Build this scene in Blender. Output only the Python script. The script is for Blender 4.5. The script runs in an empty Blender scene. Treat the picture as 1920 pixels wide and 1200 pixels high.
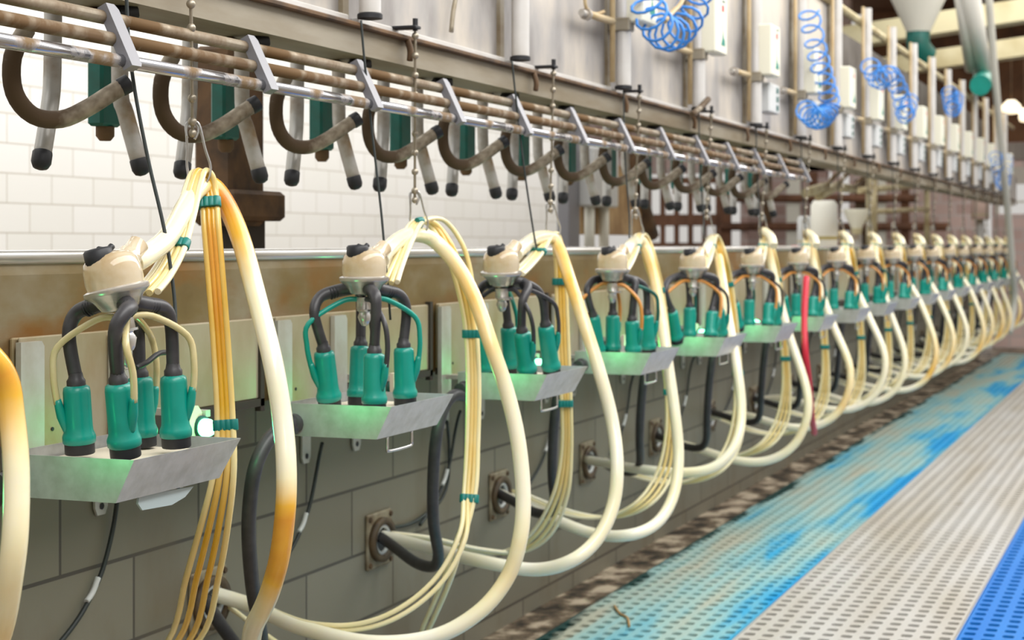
import bpy, math, random
from mathutils import Vector, Matrix
random.seed(7)
SC = bpy.context.scene
COL = SC.collection
# ------------------------------------------------------------------ camera
FPX = 3230.0                                  # focal length for a 1920 px wide frame
YAW = math.atan(1250.0 / FPX)                 # the row runs to a vanishing point right of the middle
ST, CT = math.sin(YAW), math.cos(YAW)
CX, EYE = 2.30, 1.40                          # wall plane is x = 0, floor z = 0, the row runs along +y
cd = bpy.data.cameras.new('camera'); cam = bpy.data.objects.new('camera', cd); COL.objects.link(cam)
cam.location = (CX, 0, EYE); cam.rotation_euler = (math.pi / 2, 0, YAW)
cd.sensor_width = 36; cd.lens = 36 * FPX / 1920; cd.shift_y = -143 / 1920
cd.clip_start = 0.05; cd.clip_end = 200
cd.dof.use_dof = True; cd.dof.focus_distance = 3.0; cd.dof.aperture_fstop = 6.6
SC.camera = cam
# ------------------------------------------------------------------ world, light, exposure
w = bpy.data.worlds.new('daylight'); SC.world = w; w.use_nodes = True
wn = w.node_tree.nodes; wl = w.node_tree.links
bg = wn['Background']; bg.inputs['Strength'].default_value = 0.74
tc = wn.new('ShaderNodeTexCoord'); sx = wn.new('ShaderNodeSeparateXYZ'); cr = wn.new('ShaderNodeValToRGB')
wl.new(tc.outputs['Generated'], sx.inputs[0]); mr = wn.new('ShaderNodeMapRange')
mr.inputs['From Min'].default_value = -1; wl.new(sx.outputs['Z'], mr.inputs['Value']); wl.new(mr.outputs[0], cr.inputs[0])
e = cr.color_ramp.elements
e[0].position = 0.42; e[0].color = (0.32, 0.29, 0.25, 1)
e[1].position = 0.60; e[1].color = (1.0, 0.98, 0.94, 1)
e.new(0.5).color = (0.75, 0.72, 0.68, 1)
wl.new(cr.outputs[0], bg.inputs['Color'])
def area(name, loc, rot, size, power, col):
    l = bpy.data.lights.new(name, 'AREA'); l.shape = 'RECTANGLE'; l.size, l.size_y = size; l.energy = power; l.color = col
    o = bpy.data.objects.new(name, l); COL.objects.link(o); o.location = loc; o.rotation_euler = rot
    return o
area('pit_fill', (2.6, 7, 4.2), (0, math.radians(28), 0), (1.6, 16), 480, (1, 0.98, 0.95))  # added overhead light for the row's front faces; no opening is built here
area('far_fill', (1.5, 18.5, 4.0), (0, 0, 0), (4, 6), 200, (1, 0.96, 0.9))  # added under the closed roof to brighten the far end
area('platform_fill', (-1.2, 7, 4.4), (0, 0, 0), (1.6, 16), 130, (1, 1, 1))  # added overhead light for the platform and tiled wall
vs = SC.view_settings
vs.view_transform = 'Standard'; vs.look = 'None'; vs.gamma = 1; vs.use_curve_mapping = False
vs.exposure = 0.12
SC.cycles.use_denoising = True
SC.cycles.max_bounces = 6; SC.cycles.diffuse_bounces = 3; SC.cycles.glossy_bounces = 3; SC.cycles.transmission_bounces = 4
SC.cycles.sample_clamp_indirect = 4

# ------------------------------------------------------------------ materials
def S(r, g, b):
    f = lambda c: (c / 255 / 12.92) if c / 255 <= 0.04045 else ((c / 255 + 0.055) / 1.055) ** 2.4
    return (f(r), f(g), f(b), 1)
def newmat(name):
    m = bpy.data.materials.new(name); m.use_nodes = True
    return m, m.node_tree.nodes, m.node_tree.links, m.node_tree.nodes['Principled BSDF']
def ramp(n, stops):
    r = n.new('ShaderNodeValToRGB'); el = r.color_ramp.elements
    el[0].position, el[0].color = stops[0]; el[1].position, el[1].color = stops[-1]
    for p, c in stops[1:-1]: el.new(p).color = c
    return r
def noise(n, l, scale, detail=4, stretch=None, coord='Object', rough=0.55):
    t = n.new('ShaderNodeTexCoord'); x = n.new('ShaderNodeTexNoise')
    x.inputs['Scale'].default_value = scale; x.inputs['Detail'].default_value = detail; x.inputs['Roughness'].default_value = rough
    src = t.outputs[coord]
    if stretch:
        mp = n.new('ShaderNodeMapping'); mp.inputs['Scale'].default_value = stretch; l.new(src, mp.inputs[0]); src = mp.outputs[0]
    l.new(src, x.inputs['Vector'])
    return x.outputs['Fac']
def mixc(n, l, fac, a, b):
    x = n.new('ShaderNodeMix'); x.data_type = 'RGBA'
    for key, v in ((0, fac), (6, a), (7, b)):
        if hasattr(v, 'is_output'): l.new(v, x.inputs[key])
        else: x.inputs[key].default_value = v
    return x.outputs[2]
def bump(n, l, b, h, strength, dist=0.01):
    x = n.new('ShaderNodeBump'); x.inputs['Strength'].default_value = strength; x.inputs['Distance'].default_value = dist
    l.new(h, x.inputs['Height']); l.new(x.outputs[0], b.inputs['Normal'])
def simple(name, c, rough=0.5, metal=0.0, var=0.0, scale=8, coat=0.0, c2=None, lo=0.4, hi=0.65, bmp=0.0, stretch=None, sss=0.0, trans=0.0, dirtrough=None):
    m, n, l, b = newmat(name)
    b.inputs['Roughness'].default_value = rough; b.inputs['Metallic'].default_value = metal
    b.inputs['Coat Weight'].default_value = coat
    if trans: b.inputs['Transmission Weight'].default_value = trans; b.inputs['IOR'].default_value = 1.3
    if sss:
        b.inputs['Subsurface Weight'].default_value = sss; b.inputs['Subsurface Radius'].default_value = (0.02, 0.015, 0.008)
        b.inputs['Subsurface Scale'].default_value = 0.5
    if c2 is None: b.inputs['Base Color'].default_value = c
    else:
        f = noise(n, l, scale, 5, stretch)
        r = ramp(n, [(lo, c), (hi, c2)]); l.new(f, r.inputs[0]); l.new(r.outputs[0], b.inputs['Base Color'])
        if dirtrough is not None:
            q = ramp(n, [(lo, (rough,) * 3 + (1,)), (hi, (dirtrough,) * 3 + (1,))]); l.new(f, q.inputs[0]); l.new(q.outputs[0], b.inputs['Roughness'])
            k = ramp(n, [(lo, (metal,) * 3 + (1,)), (hi, (0, 0, 0, 1))]); l.new(f, k.inputs[0]); l.new(k.outputs[0], b.inputs['Metallic'])
        if bmp: bump(n, l, b, f, bmp)
    return m
M = {}
M['teal'] = simple('teal_plastic', S(0, 146, 131), 0.34, coat=0.1, c2=S(0, 136, 121), scale=20, lo=.35, hi=.7)
M['teal_dark'] = simple('dark_teal_plastic', S(0, 98, 88), 0.45, c2=S(20, 84, 72), scale=14)
M['clip'] = simple('teal_clip', S(0, 118, 112), 0.4)
M['rubber'] = simple('black_rubber', S(50, 49, 53), 0.42, c2=S(62, 61, 64), scale=30)
M['rubber_dark'] = simple('dark_rubber', S(30, 31, 36), 0.5)
M['cable'] = simple('cable_sheath', S(38, 44, 44), 0.5)
M['cord'] = simple('cord', S(45, 52, 52), 0.6)
M['steel'] = simple('brushed_steel', S(216, 214, 211), 0.24, 0.6, c2=S(184, 178, 168), scale=6, stretch=(1, .25, 6))
M['tray_steel'] = simple('tray_steel', S(206, 207, 209), 0.36, 0.6, c2=S(182, 183, 182), scale=24, lo=.4, hi=.7, stretch=(1, 1, 1))
M['chrome'] = simple('rail_steel', S(190, 190, 194), 0.2, 0.95, c2=S(122, 98, 66), scale=7, lo=.54, hi=.63, dirtrough=.75, bmp=.15)
M['rail_dirty'] = simple('dirty_rail', S(166, 154, 134), 0.4, 0.5, c2=S(104, 78, 46), scale=9, lo=.38, hi=.56, dirtrough=.8, bmp=.25)
M['loop'] = simple('dirty_loop', S(186, 176, 156), 0.34, 0.4, c2=S(84, 66, 46), scale=5, lo=.42, hi=.54, dirtrough=.8, bmp=.3)
M['leg'] = simple('galvanised_leg', S(184, 182, 178), 0.38, 0.35, c2=S(136, 116, 88), scale=6, lo=.5, hi=.66, dirtrough=.75, bmp=.15)
M['plate_end'] = simple('grey_end_plate', S(128, 128, 134), 0.4, 0.1)
M['chain'] = simple('ball_chain', S(165, 156, 140), 0.4, 0.6)
M['wire'] = simple('wire', S(205, 205, 205), 0.25, 0.9)
M['rust'] = simple('rusty_iron', S(112, 86, 60), 0.8, 0.1, c2=S(74, 60, 48), scale=10, bmp=.4)
M['white'] = simple('white_plastic', S(238, 237, 226), 0.45)
M['cream_box'] = simple('cream_plastic', S(236, 234, 216), 0.45)
M['grey_box'] = simple('grey_plastic', S(206, 208, 208), 0.45)
M['red'] = simple('red_plastic', S(205, 40, 62), 0.45)
M['grey_print'] = simple('grey_print', S(190, 198, 202), 0.5)
M['blue'] = simple('blue_tube', S(60, 140, 226), 0.35)
M['beige_pipe'] = simple('beige_pipe', S(190, 170, 132), 0.5, c2=S(168, 142, 98), scale=6)
M['zinc'] = simple('zinc_cylinder', S(216, 214, 212), 0.3, 0.15, c2=S(200, 196, 190), scale=5)
M['insert'] = simple('cream_insert', S(222, 212, 190), 0.6)
M['tongue'] = simple('pale_plastic', S(172, 188, 192), 0.3)
M['orange'] = simple('orange_tube', S(206, 140, 66), 0.4)
M['straw'] = simple('straw', S(176, 140, 92), 0.8)
M['dark_trim'] = simple('dark_brown', S(50, 42, 34), 0.7)
M['fin'] = simple('fin_steel', S(200, 199, 194), 0.4, 0.4, c2=S(184, 179, 168), scale=10)
M['amber'] = simple('amber_bowl', S(238, 222, 192), 0.12, coat=.7, c2=S(222, 194, 150), scale=14, trans=.35)
M['clear_tube'] = simple('clear_tube', S(226, 214, 168), 0.18, coat=.4, c2=S(214, 196, 138), scale=12, trans=.25)
M['socket'] = simple('dirty_socket', S(150, 140, 118), 0.6, c2=S(112, 96, 74), scale=22)
M['ring'] = simple('brown_ring', S(96, 76, 52), 0.6, c2=S(66, 52, 38), scale=18)
M['pale_gate'] = simple('pale_gate_tube', S(196, 186, 150), 0.5, .2, c2=S(160, 142, 104), scale=6)
M['yellow_beam'] = simple('cream_beam', S(212, 204, 168), 0.6, c2=S(190, 178, 136), scale=3)
M['brown_roof'] = simple('roof_boards', S(120, 84, 56), 0.8, c2=S(86, 60, 42), scale=3, stretch=(1, 6, 1))
M['hopper'] = simple('hopper', S(214, 212, 200), 0.5)
M['duct'] = simple('white_duct', S(226, 224, 216), 0.45)

# hose: cream vinyl whose stain is a per-point attribute
def hosemat(name, c0, c1, c2, rough=0.22, sss=0.15):
    m, n, l, b = newmat(name)
    a = n.new('ShaderNodeAttribute'); a.attribute_name = 'stain'
    f = noise(n, l, 9, 3); ad = n.new('ShaderNodeMath'); ad.operation = 'MULTIPLY_ADD'
    l.new(f, ad.inputs[0]); ad.inputs[1].default_value = 0.30
    sub = n.new('ShaderNodeMath'); sub.operation = 'SUBTRACT'; l.new(a.outputs['Fac'], sub.inputs[0]); sub.inputs[1].default_value = 0.15
    l.new(sub.outputs[0], ad.inputs[2])
    r = ramp(n, [(0.0, c0), (0.35, c1), (0.72, c2), (1.0, S(206, 118, 40))]); l.new(ad.outputs[0], r.inputs[0])
    l.new(r.outputs[0], b.inputs['Base Color'])
    b.inputs['Roughness'].default_value = rough; b.inputs['Coat Weight'].default_value = .3
    b.inputs['Subsurface Weight'].default_value = sss; b.inputs['Subsurface Radius'].default_value = (0.02, 0.016, 0.008); b.inputs['Subsurface Scale'].default_value = .4
    return m
M['hose'] = hosemat('milk_hose_vinyl', S(247, 244, 234), S(246, 236, 196), S(240, 186, 66))
M['pulse'] = hosemat('pulse_tube_vinyl', S(244, 238, 220), S(238, 224, 168), S(222, 172, 44), .2)

# ------------------------------------------------------------------ mesh helpers
class MB:
    def __init__(s): s.v, s.f, s.smooth, s.st = [], [], [], []
    def add(s, vs, fs, sm=False, st=None):
        o = len(s.v); s.v += [Vector(p) for p in vs]; s.f += [tuple(i + o for i in f) for f in fs]
        s.smooth += [sm] * len(fs); s.st += (st if st else [0.0] * len(vs))
        return s
    def box(s, a, b, bev=0.0):
        x0, y0, z0 = a; x1, y1, z1 = b
        if x0 > x1: x0, x1 = x1, x0
        if y0 > y1: y0, y1 = y1, y0
        if z0 > z1: z0, z1 = z1, z0
        if bev <= 0:
            return s.add([(x, y, z) for z in (z0, z1) for y in (y0, y1) for x in (x0, x1)],
                         [(0, 2, 3, 1), (4, 5, 7, 6), (0, 1, 5, 4), (2, 6, 7, 3), (0, 4, 6, 2), (1, 3, 7, 5)])
        # chamfered box
        vs = []
        for z, e in ((z0, 1), (z0 + bev, 0), (z1 - bev, 0), (z1, 1)):
            i = bev if e else 0
            X0, X1, Y0, Y1 = x0 + i, x1 - i, y0 + i, y1 - i; c = bev if not e else bev * .5
            vs += [(X0 + c, Y0, z), (X1 - c, Y0, z), (X1, Y0 + c, z), (X1, Y1 - c, z), (X1 - c, Y1, z), (X0 + c, Y1, z), (X0, Y1 - c, z), (X0, Y0 + c, z)]
        fs = [tuple(range(7, -1, -1)), tuple(range(24, 32))]
        for r in range(3):
            for i in range(8):
                j = (i + 1) % 8; fs.append((r * 8 + i, r * 8 + j, r * 8 + 8 + j, r * 8 + 8 + i))
        return s.add(vs, fs)
    def tube(s, pts, r, n=10, res=6, stain=None, smooth=True, caps=True, closed=False):
        """sweep a circle along a Catmull-Rom curve; r may be one radius or one per control point"""
        P = [Vector(p) for p in pts]; m = len(P)
        R = list(r) if hasattr(r, '__len__') else [r] * m
        T = list(stain) if stain else [0.0] * m
        C, RR, TT = [], [], []
        if res <= 1: C, RR, TT = P, R, T
        else:
            segs = m if closed else m - 1
            for i in range(segs):
                g = (lambda k: P[k % m]) if closed else (lambda k: P[min(max(k, 0), m - 1)])
                p0, p1, p2, p3 = g(i - 1), g(i), g(i + 1), g(i + 2)
                for q in range(res):
                    t = q / res
                    C.append(0.5 * (2 * p1 + (p2 - p0) * t + (2 * p0 - 5 * p1 + 4 * p2 - p3) * t * t + (3 * p1 - p0 - 3 * p2 + p3) * t ** 3))
                    j = (i + 1) % m
                    RR.append(R[i] + (R[j] - R[i]) * t); TT.append(T[i] + (T[j] - T[i]) * t)
            if not closed: C.append(P[-1]); RR.append(R[-1]); TT.append(T[-1])
        L = len(C); vs, st = [], []
        t0 = (C[1] - C[0]).normalized(); up = Vector((0, 0, 1)) if abs(t0.z) < .9 else Vector((1, 0, 0))
        nrm = t0.cross(up).normalized()
        for i in range(L):
            if closed: t = (C[(i + 1) % L] - C[i - 1])
            else: t = C[min(i + 1, L - 1)] - C[max(i - 1, 0)]
            t = t.normalized() if t.length > 1e-9 else t0
            nrm = (nrm - t * nrm.dot(t)); nrm = nrm.normalized() if nrm.length > 1e-6 else t.orthogonal().normalized()
            bi = t.cross(nrm)
            for k in range(n):
                a = 2 * math.pi * k / n
                vs.append(C[i] + (nrm * math.cos(a) + bi * math.sin(a)) * RR[i]); st.append(TT[i])
        fs = []
        for i in range(L if closed else L - 1):
            i2 = (i + 1) % L
            for k in range(n):
                k2 = (k + 1) % n; fs.append((i * n + k, i * n + k2, i2 * n + k2, i2 * n + k))
        s.add(vs, fs, smooth, st)
        if caps and not closed:
            o = len(s.v) - len(vs)
            s.f += [tuple(o + k for k in range(n - 1, -1, -1)), tuple(o + (L - 1) * n + k for k in range(n))]; s.smooth += [False, False]
        return s
    def lathe(s, prof, base=(0, 0, 0), axis=(0, 0, 1), n=20, smooth=True):
        """prof: list of (radius, height) along axis"""
        ax = Vector(axis).normalized(); u = ax.orthogonal().normalized(); v = ax.cross(u); B = Vector(base)
        runs = [[prof[0]]]                      # the profile is cut where it turns sharply, so edges stay crisp
        for q in range(1, len(prof)):
            runs[-1].append(prof[q])
            if q < len(prof) - 1:
                a1 = math.atan2(prof[q][1] - prof[q - 1][1], prof[q][0] - prof[q - 1][0]); a2 = math.atan2(prof[q + 1][1] - prof[q][1], prof[q + 1][0] - prof[q][0])
                d = abs((a2 - a1 + math.pi) % (2 * math.pi) - math.pi)
                if d > math.radians(50): runs.append([prof[q]])
        first = last = None
        for run in runs:
            vs = []
            for r, h in run:
                for k in range(n):
                    a = 2 * math.pi * k / n; vs.append(B + ax * h + (u * math.cos(a) + v * math.sin(a)) * max(r, 1e-5))
            fs = []
            for i in range(len(run) - 1):
                for k in range(n):
                    k2 = (k + 1) % n; fs.append((i * n + k, i * n + k2, (i + 1) * n + k2, (i + 1) * n + k))
            s.add(vs, fs, smooth)
        for (r, h), rev in ((prof[0], True), (prof[-1], False)):
            vs = [B + ax * h + (u * math.cos(2 * math.pi * k / n) + v * math.sin(2 * math.pi * k / n)) * max(r, 1e-5) for k in range(n)]
            s.add(vs, [tuple(range(n - 1, -1, -1)) if rev else tuple(range(n))], False)
        return s
    def ball(s, c, r, n=10, sq=1.0):
        pr = [(r * math.sin(math.pi * i / 7), -r * sq * math.cos(math.pi * i / 7)) for i in range(8)]
        return s.lathe(pr, c, (0, 0, 1), n)
    def prism(s, poly, d):
        """planar polygon (3d points) extruded by vector d"""
        n = len(poly); d = Vector(d); P = [Vector(p) for p in poly]
        return s.add(P + [p + d for p in P], [tuple(range(n - 1, -1, -1)), tuple(range(n, 2 * n))] + [(i, (i + 1) % n, n + (i + 1) % n, n + i) for i in range(n)])
ORG = {}
def meshobj(name, mb, mat, org=Vector((0, 0, 0))):
    me = bpy.data.meshes.new(name)
    me.from_pydata([tuple(p - org) for p in mb.v], [], mb.f)
    me.polygons.foreach_set('use_smooth', mb.smooth)
    if any(mb.st):
        at = me.attributes.new('stain', 'FLOAT', 'POINT'); at.data.foreach_set('value', mb.st)
    me.materials.append(mat); me.update()
    o = bpy.data.objects.new(name, me); COL.objects.link(o)
    return o
def tag(o, label, cat, group=None, kind=None):
    if label: o['label'] = label
    if cat: o['category'] = cat
    if group: o['group'] = group
    if kind: o['kind'] = kind
    return o
def thing(name, label, cat, loc=(0, 0, 0), group=None):
    o = bpy.data.objects.new(name, None); COL.objects.link(o); o.location = loc; o.empty_display_size = .05
    ORG[o] = Vector(loc)
    return tag(o, label, cat, group)
def part(name, mb, mat, parent, label=None):
    org = ORG[parent]; o = meshobj(name, mb, mat, org); o.parent = parent; ORG[o] = org
    if label: o['label'] = label
    return o
def single(name, mb, mat, label, cat, group=None, kind=None, loc=(0, 0, 0)):
    o = meshobj(name, mb, mat, Vector(loc)); o.location = loc; ORG[o] = Vector(loc)
    return tag(o, label, cat, group, kind)
def struct(name, mb, mat, label=None):
    o = meshobj(name, mb, mat); o['kind'] = 'structure'
    if label: o['label'] = label
    return o
def copy_tree(o, loc=None, parent=None, label=None):
    c = o.copy(); COL.objects.link(c)
    if parent: c.parent = parent
    if loc is not None: c.location = loc
    if label: c['label'] = label
    for ch in list(o.children): copy_tree(ch, None, c)
    return c
def at(u, v, D):
    """the point at distance D in front of the camera's side of the row that is seen at (u, v) of 1920x1200"""
    d = FPX * D / (CT * (2210.0 - u))
    return Vector((CX - D, (d - ST * D) / CT, EYE + (457.0 - v) * d / FPX))
ORDN = ['first', 'second', 'third', 'fourth', 'fifth', 'sixth', 'seventh', 'eighth', 'ninth', 'tenth', 'eleventh', 'twelfth',
        'thirteenth', 'fourteenth', 'fifteenth', 'sixteenth', 'seventeenth', 'eighteenth', 'nineteenth', 'twentieth', 'twenty-first',
        'twenty-second', 'twenty-third', 'twenty-fourth', 'twenty-fifth', 'twenty-sixth', 'twenty-seventh', 'twenty-eighth', 'twenty-ninth', 'thirtieth',
        'thirty-first', 'thirty-second', 'thirty-third', 'thirty-fourth', 'thirty-fifth', 'thirty-sixth']
def nth(k, n=None):
    return 'nearest' if k == 0 else ('farthest' if n is not None and k == n - 1 else ORDN[k])
NS = 18                                       # milking places in the row

# ================================================================== SETTING
# concrete pit floor
m, n, l, b = newmat('wet_concrete')
f1 = noise(n, l, 7, 8, (1, .7, 1)); r1 = ramp(n, [(.40, S(44, 36, 28)), (.5, S(112, 96, 78)), (.6, S(196, 180, 158))]); l.new(f1, r1.inputs[0])
l.new(r1.outputs[0], b.inputs['Base Color']); b.inputs['Roughness'].default_value = .55; bump(n, l, b, f1, .6, .02)
struct('floor', MB().box((-.3, -1, -.1), (5.5, 24, 0)), m)
# grey block wall below the trough
m, n, l, b = newmat('grey_blocks')
t = n.new('ShaderNodeTexCoord'); sp = n.new('ShaderNodeSeparateXYZ'); cb = n.new('ShaderNodeCombineXYZ'); l.new(t.outputs['Object'], sp.inputs[0])
l.new(sp.outputs['Y'], cb.inputs['X']); l.new(sp.outputs['Z'], cb.inputs['Y'])
mp = n.new('ShaderNodeMapping'); mp.inputs['Location'].default_value = (-.02, .135, 0); l.new(cb.outputs[0], mp.inputs[0])
bk = n.new('ShaderNodeTexBrick'); l.new(mp.outputs[0], bk.inputs['Vector']); bk.inputs['Scale'].default_value = 1
bk.inputs['Brick Width'].default_value = .575; bk.inputs['Row Height'].default_value = .2; bk.inputs['Mortar Size'].default_value = .005
bk.inputs['Mortar Smooth'].default_value = .2; bk.inputs['Bias'].default_value = 0
bk.inputs['Color1'].default_value = S(128, 123, 108); bk.inputs['Color2'].default_value = S(119, 114, 99); bk.inputs['Mortar'].default_value = S(74, 68, 60)
f1 = noise(n, l, 3.2, 6, (1, 1, .5)); q = ramp(n, [(.52, (0, 0, 0, 1)), (.75, (.6, .6, .6, 1))]); l.new(f1, q.inputs[0])
l.new(mixc(n, l, q.outputs[0], bk.outputs['Color'], S(104, 88, 62)), b.inputs['Base Color']); b.inputs['Roughness'].default_value = .55
bump(n, l, b, bk.outputs['Fac'], -.5, .006)
struct('wall_left', MB().box((-.25, -1, 0), (0, 22, 1.30)), m)
# raised cow platform behind the trough
struct('trim_1', MB().box((-6.5, -1, 1.15), (-.02, 24, 1.32)), simple('platform_concrete', S(150, 144, 132), .7, c2=S(120, 108, 92), scale=4), 'cow platform')
# white tiled wall
m, n, l, b = newmat('white_tiles')
t = n.new('ShaderNodeTexCoord'); sp = n.new('ShaderNodeSeparateXYZ'); cb = n.new('ShaderNodeCombineXYZ'); l.new(t.outputs['Object'], sp.inputs[0])
l.new(sp.outputs['Y'], cb.inputs['X']); l.new(sp.outputs['Z'], cb.inputs['Y'])
mp = n.new('ShaderNodeMapping'); mp.inputs['Location'].default_value = (.05, -.06, 0); l.new(cb.outputs[0], mp.inputs[0])
bk = n.new('ShaderNodeTexBrick'); l.new(mp.outputs[0], bk.inputs['Vector']); bk.inputs['Scale'].default_value = 1
bk.inputs['Brick Width'].default_value = .31; bk.inputs['Row Height'].default_value = .126; bk.inputs['Mortar Size'].default_value = .0028
bk.inputs['Color1'].default_value = S(240, 239, 236); bk.inputs['Color2'].default_value = S(236, 235, 230); bk.inputs['Mortar'].default_value = S(194, 188, 176)
l.new(bk.outputs['Color'], b.inputs['Base Color']); b.inputs['Roughness'].default_value = .28; bump(n, l, b, bk.outputs['Fac'], -.3, .004)
struct('wall_back', MB().box((CX - 4.85, -1, 1.0), (CX - 4.6, 13.3, 4.2)), m)
# far end wall of the platform: boarded gate with bright gaps, brick piers, and the end wall of the pit
m, n, l, b = newmat('pink_brown_bricks')
t = n.new('ShaderNodeTexCoord'); sp = n.new('ShaderNodeSeparateXYZ'); cb = n.new('ShaderNodeCombineXYZ'); l.new(t.outputs['Object'], sp.inputs[0])
l.new(sp.outputs['X'], cb.inputs['X']); l.new(sp.outputs['Z'], cb.inputs['Y'])
bk = n.new('ShaderNodeTexBrick'); l.new(cb.outputs[0], bk.inputs['Vector']); bk.inputs['Scale'].default_value = 1
bk.inputs['Brick Width'].default_value = .36; bk.inputs['Row Height'].default_value = .16; bk.inputs['Mortar Size'].default_value = .02
bk.inputs['Color1'].default_value = S(226, 202, 196); bk.inputs['Color2'].default_value = S(176, 146, 138); bk.inputs['Mortar'].default_value = S(206, 190, 186)
l.new(bk.outputs['Color'], b.inputs['Base Color']); b.inputs['Roughness'].default_value = .8
M['brick'] = m
M['wall_pale'] = simple('pale_wall', S(206, 200, 190), .5, c2=S(186, 178, 164), scale=2)
wf = MB()
YF = 22.5
wf.box((-3.05, YF, 1.2), (-2.0, YF + .2, 2.6)).box((-1.7, YF, 1.2), (-.02, YF + .2, 2.6)).box((-6.5, YF, 2.35), (-1.7, YF + .2, 4.6))
struct('wall_far', wf, M['brick'])
M['band'] = simple('corrugated_sheet', S(168, 160, 152), .6, c2=S(142, 134, 126), scale=3, stretch=(8, 1, .2))
M['lintel'] = simple('lintel', S(206, 200, 190), .6)
YE = 24.0
we = MB().box((-.05, YE, 0), (5.5, YE + .2, 1.80)).box((-.05, YE, 2.4), (5.5, YE + .2, 2.76)).box((-.05, YE, 1.8), (-.01, YE + .2, 2.4)).box((3.6, YE, 1.8), (5.5, YE + .2, 2.4))
struct('wall_end', we, M['brick'])
struct('trim_2', MB().box((-.05, YE - .06, 2.53), (5.5, YE, 2.75)), M['band'], 'grey corrugated band above the far window')
struct('trim_3', MB().box((-.05, YE - .05, 2.20), (5.5, YE, 2.43)), M['lintel'], 'pale lintel over the far window')
wd = MB().box((-.01, YE + .05, 1.8), (.04, YE + .1, 2.3)).box((3.55, YE + .05, 1.8), (3.62, YE + .1, 2.3)).box((0, YE + .05, 1.95), (3.6, YE + .09, 1.98)).box((2.0, YE + .05, 1.8), (2.05, YE + .1, 2.3))
struct('window_1', wd, M['white'])
roof = MB()
roof.add([(-6.5, 13, 4.9), (5.5, 13, 4.9), (5.5, YE + .2, 4.6), (-6.5, YE + .2, 4.6), (-6.5, 13, 5.0), (5.5, 13, 5.0), (5.5, YE + .2, 4.7), (-6.5, YE + .2, 4.7)],
         [(0, 1, 2, 3), (7, 6, 5, 4), (0, 4, 5, 1), (1, 5, 6, 2), (2, 6, 7, 3), (3, 7, 4, 0)])
struct('ceiling', roof, M['brown_roof'])
struct('trim_4', MB().box((-1.75, YE, 2.76), (5.5, YE + .2, 4.6)), M['brown_roof'], 'brown boards between the far window and the roof')
for i, (yb, zb_) in enumerate(((20.0, 3.50), (17.2, 3.52))):
    struct('trim_%d' % (5 + i), MB().prism([(-3, yb, zb_ - .40), (5.5, yb, zb_ + .53), (5.5, yb, zb_ + .74), (-3, yb, zb_ - .19)], (0, .3, 0)), M['yellow_beam'], 'cream roof beam')
struct('wall_right', MB().box((5.5, -1, 0), (5.7, 24, 2.3)), M['wall_pale'])

# ================================================================== PIT FLOOR GRATINGS
def grating(name, x0, x1, y0, y1, cols, py, mat, label, hx=.62, hy=.5, ztop=.05):
    px = (x1 - x0) / cols; rows = int((y1 - y0) / py); mb = MB(); N = 12
    ang = [2 * math.pi * (k + .5) / N for k in range(N)]
    def sq(a, e): return (math.copysign(abs(math.cos(a)) ** e, math.cos(a)), math.copysign(abs(math.sin(a)) ** e, math.sin(a)))
    inner = [sq(a, .55) for a in ang]
    outer = []
    for a in ang:
        c, s_ = math.cos(a), math.sin(a); k = 1 / max(abs(c), abs(s_)); outer.append((c * k, s_ * k))
    vs, fs = [], []
    corner = {1: (1, 1), 4: (-1, 1), 7: (-1, -1), 10: (1, -1)}
    for r in range(rows):
        for c in range(cols):
            cx, cy = x0 + (c + .5) * px, y0 + (r + .5) * py; o = len(vs)
            vs += [(cx + ox * px / 2, cy + oy * py / 2, ztop) for ox, oy in outer]
            vs += [(cx + ix * px / 2 * hx, cy + iy * py / 2 * hy, ztop) for ix, iy in inner]
            vs += [(cx + ix * px / 2 * hx, cy + iy * py / 2 * hy, ztop - .022) for ix, iy in inner]
            for k in range(N):
                k2 = (k + 1) % N
                fs.append((o + k, o + k2, o + N + k2, o + N + k)); fs.append((o + N + k, o + N + k2, o + 2 * N + k2, o + 2 * N + k))
            for k, (sx_, sy_) in corner.items():      # the square's corners, between two boundary points
                k2 = (k + 1) % N
                ci = len(vs); vs.append((cx + sx_ * px / 2, cy + sy_ * py / 2, ztop)); fs.append((o + k, ci, o + k2))
    mb.add(vs, fs)
    yt = y0 + rows * py                               # rim and feet
    for (a, b_) in (((x0 - .004, y0, .0), (x0 + .002, yt, ztop)), ((x1 - .002, y0, .0), (x1 + .004, yt, ztop))): mb.box(a, b_)
    return single(name, mb, mat, label, 'grating')
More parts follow.
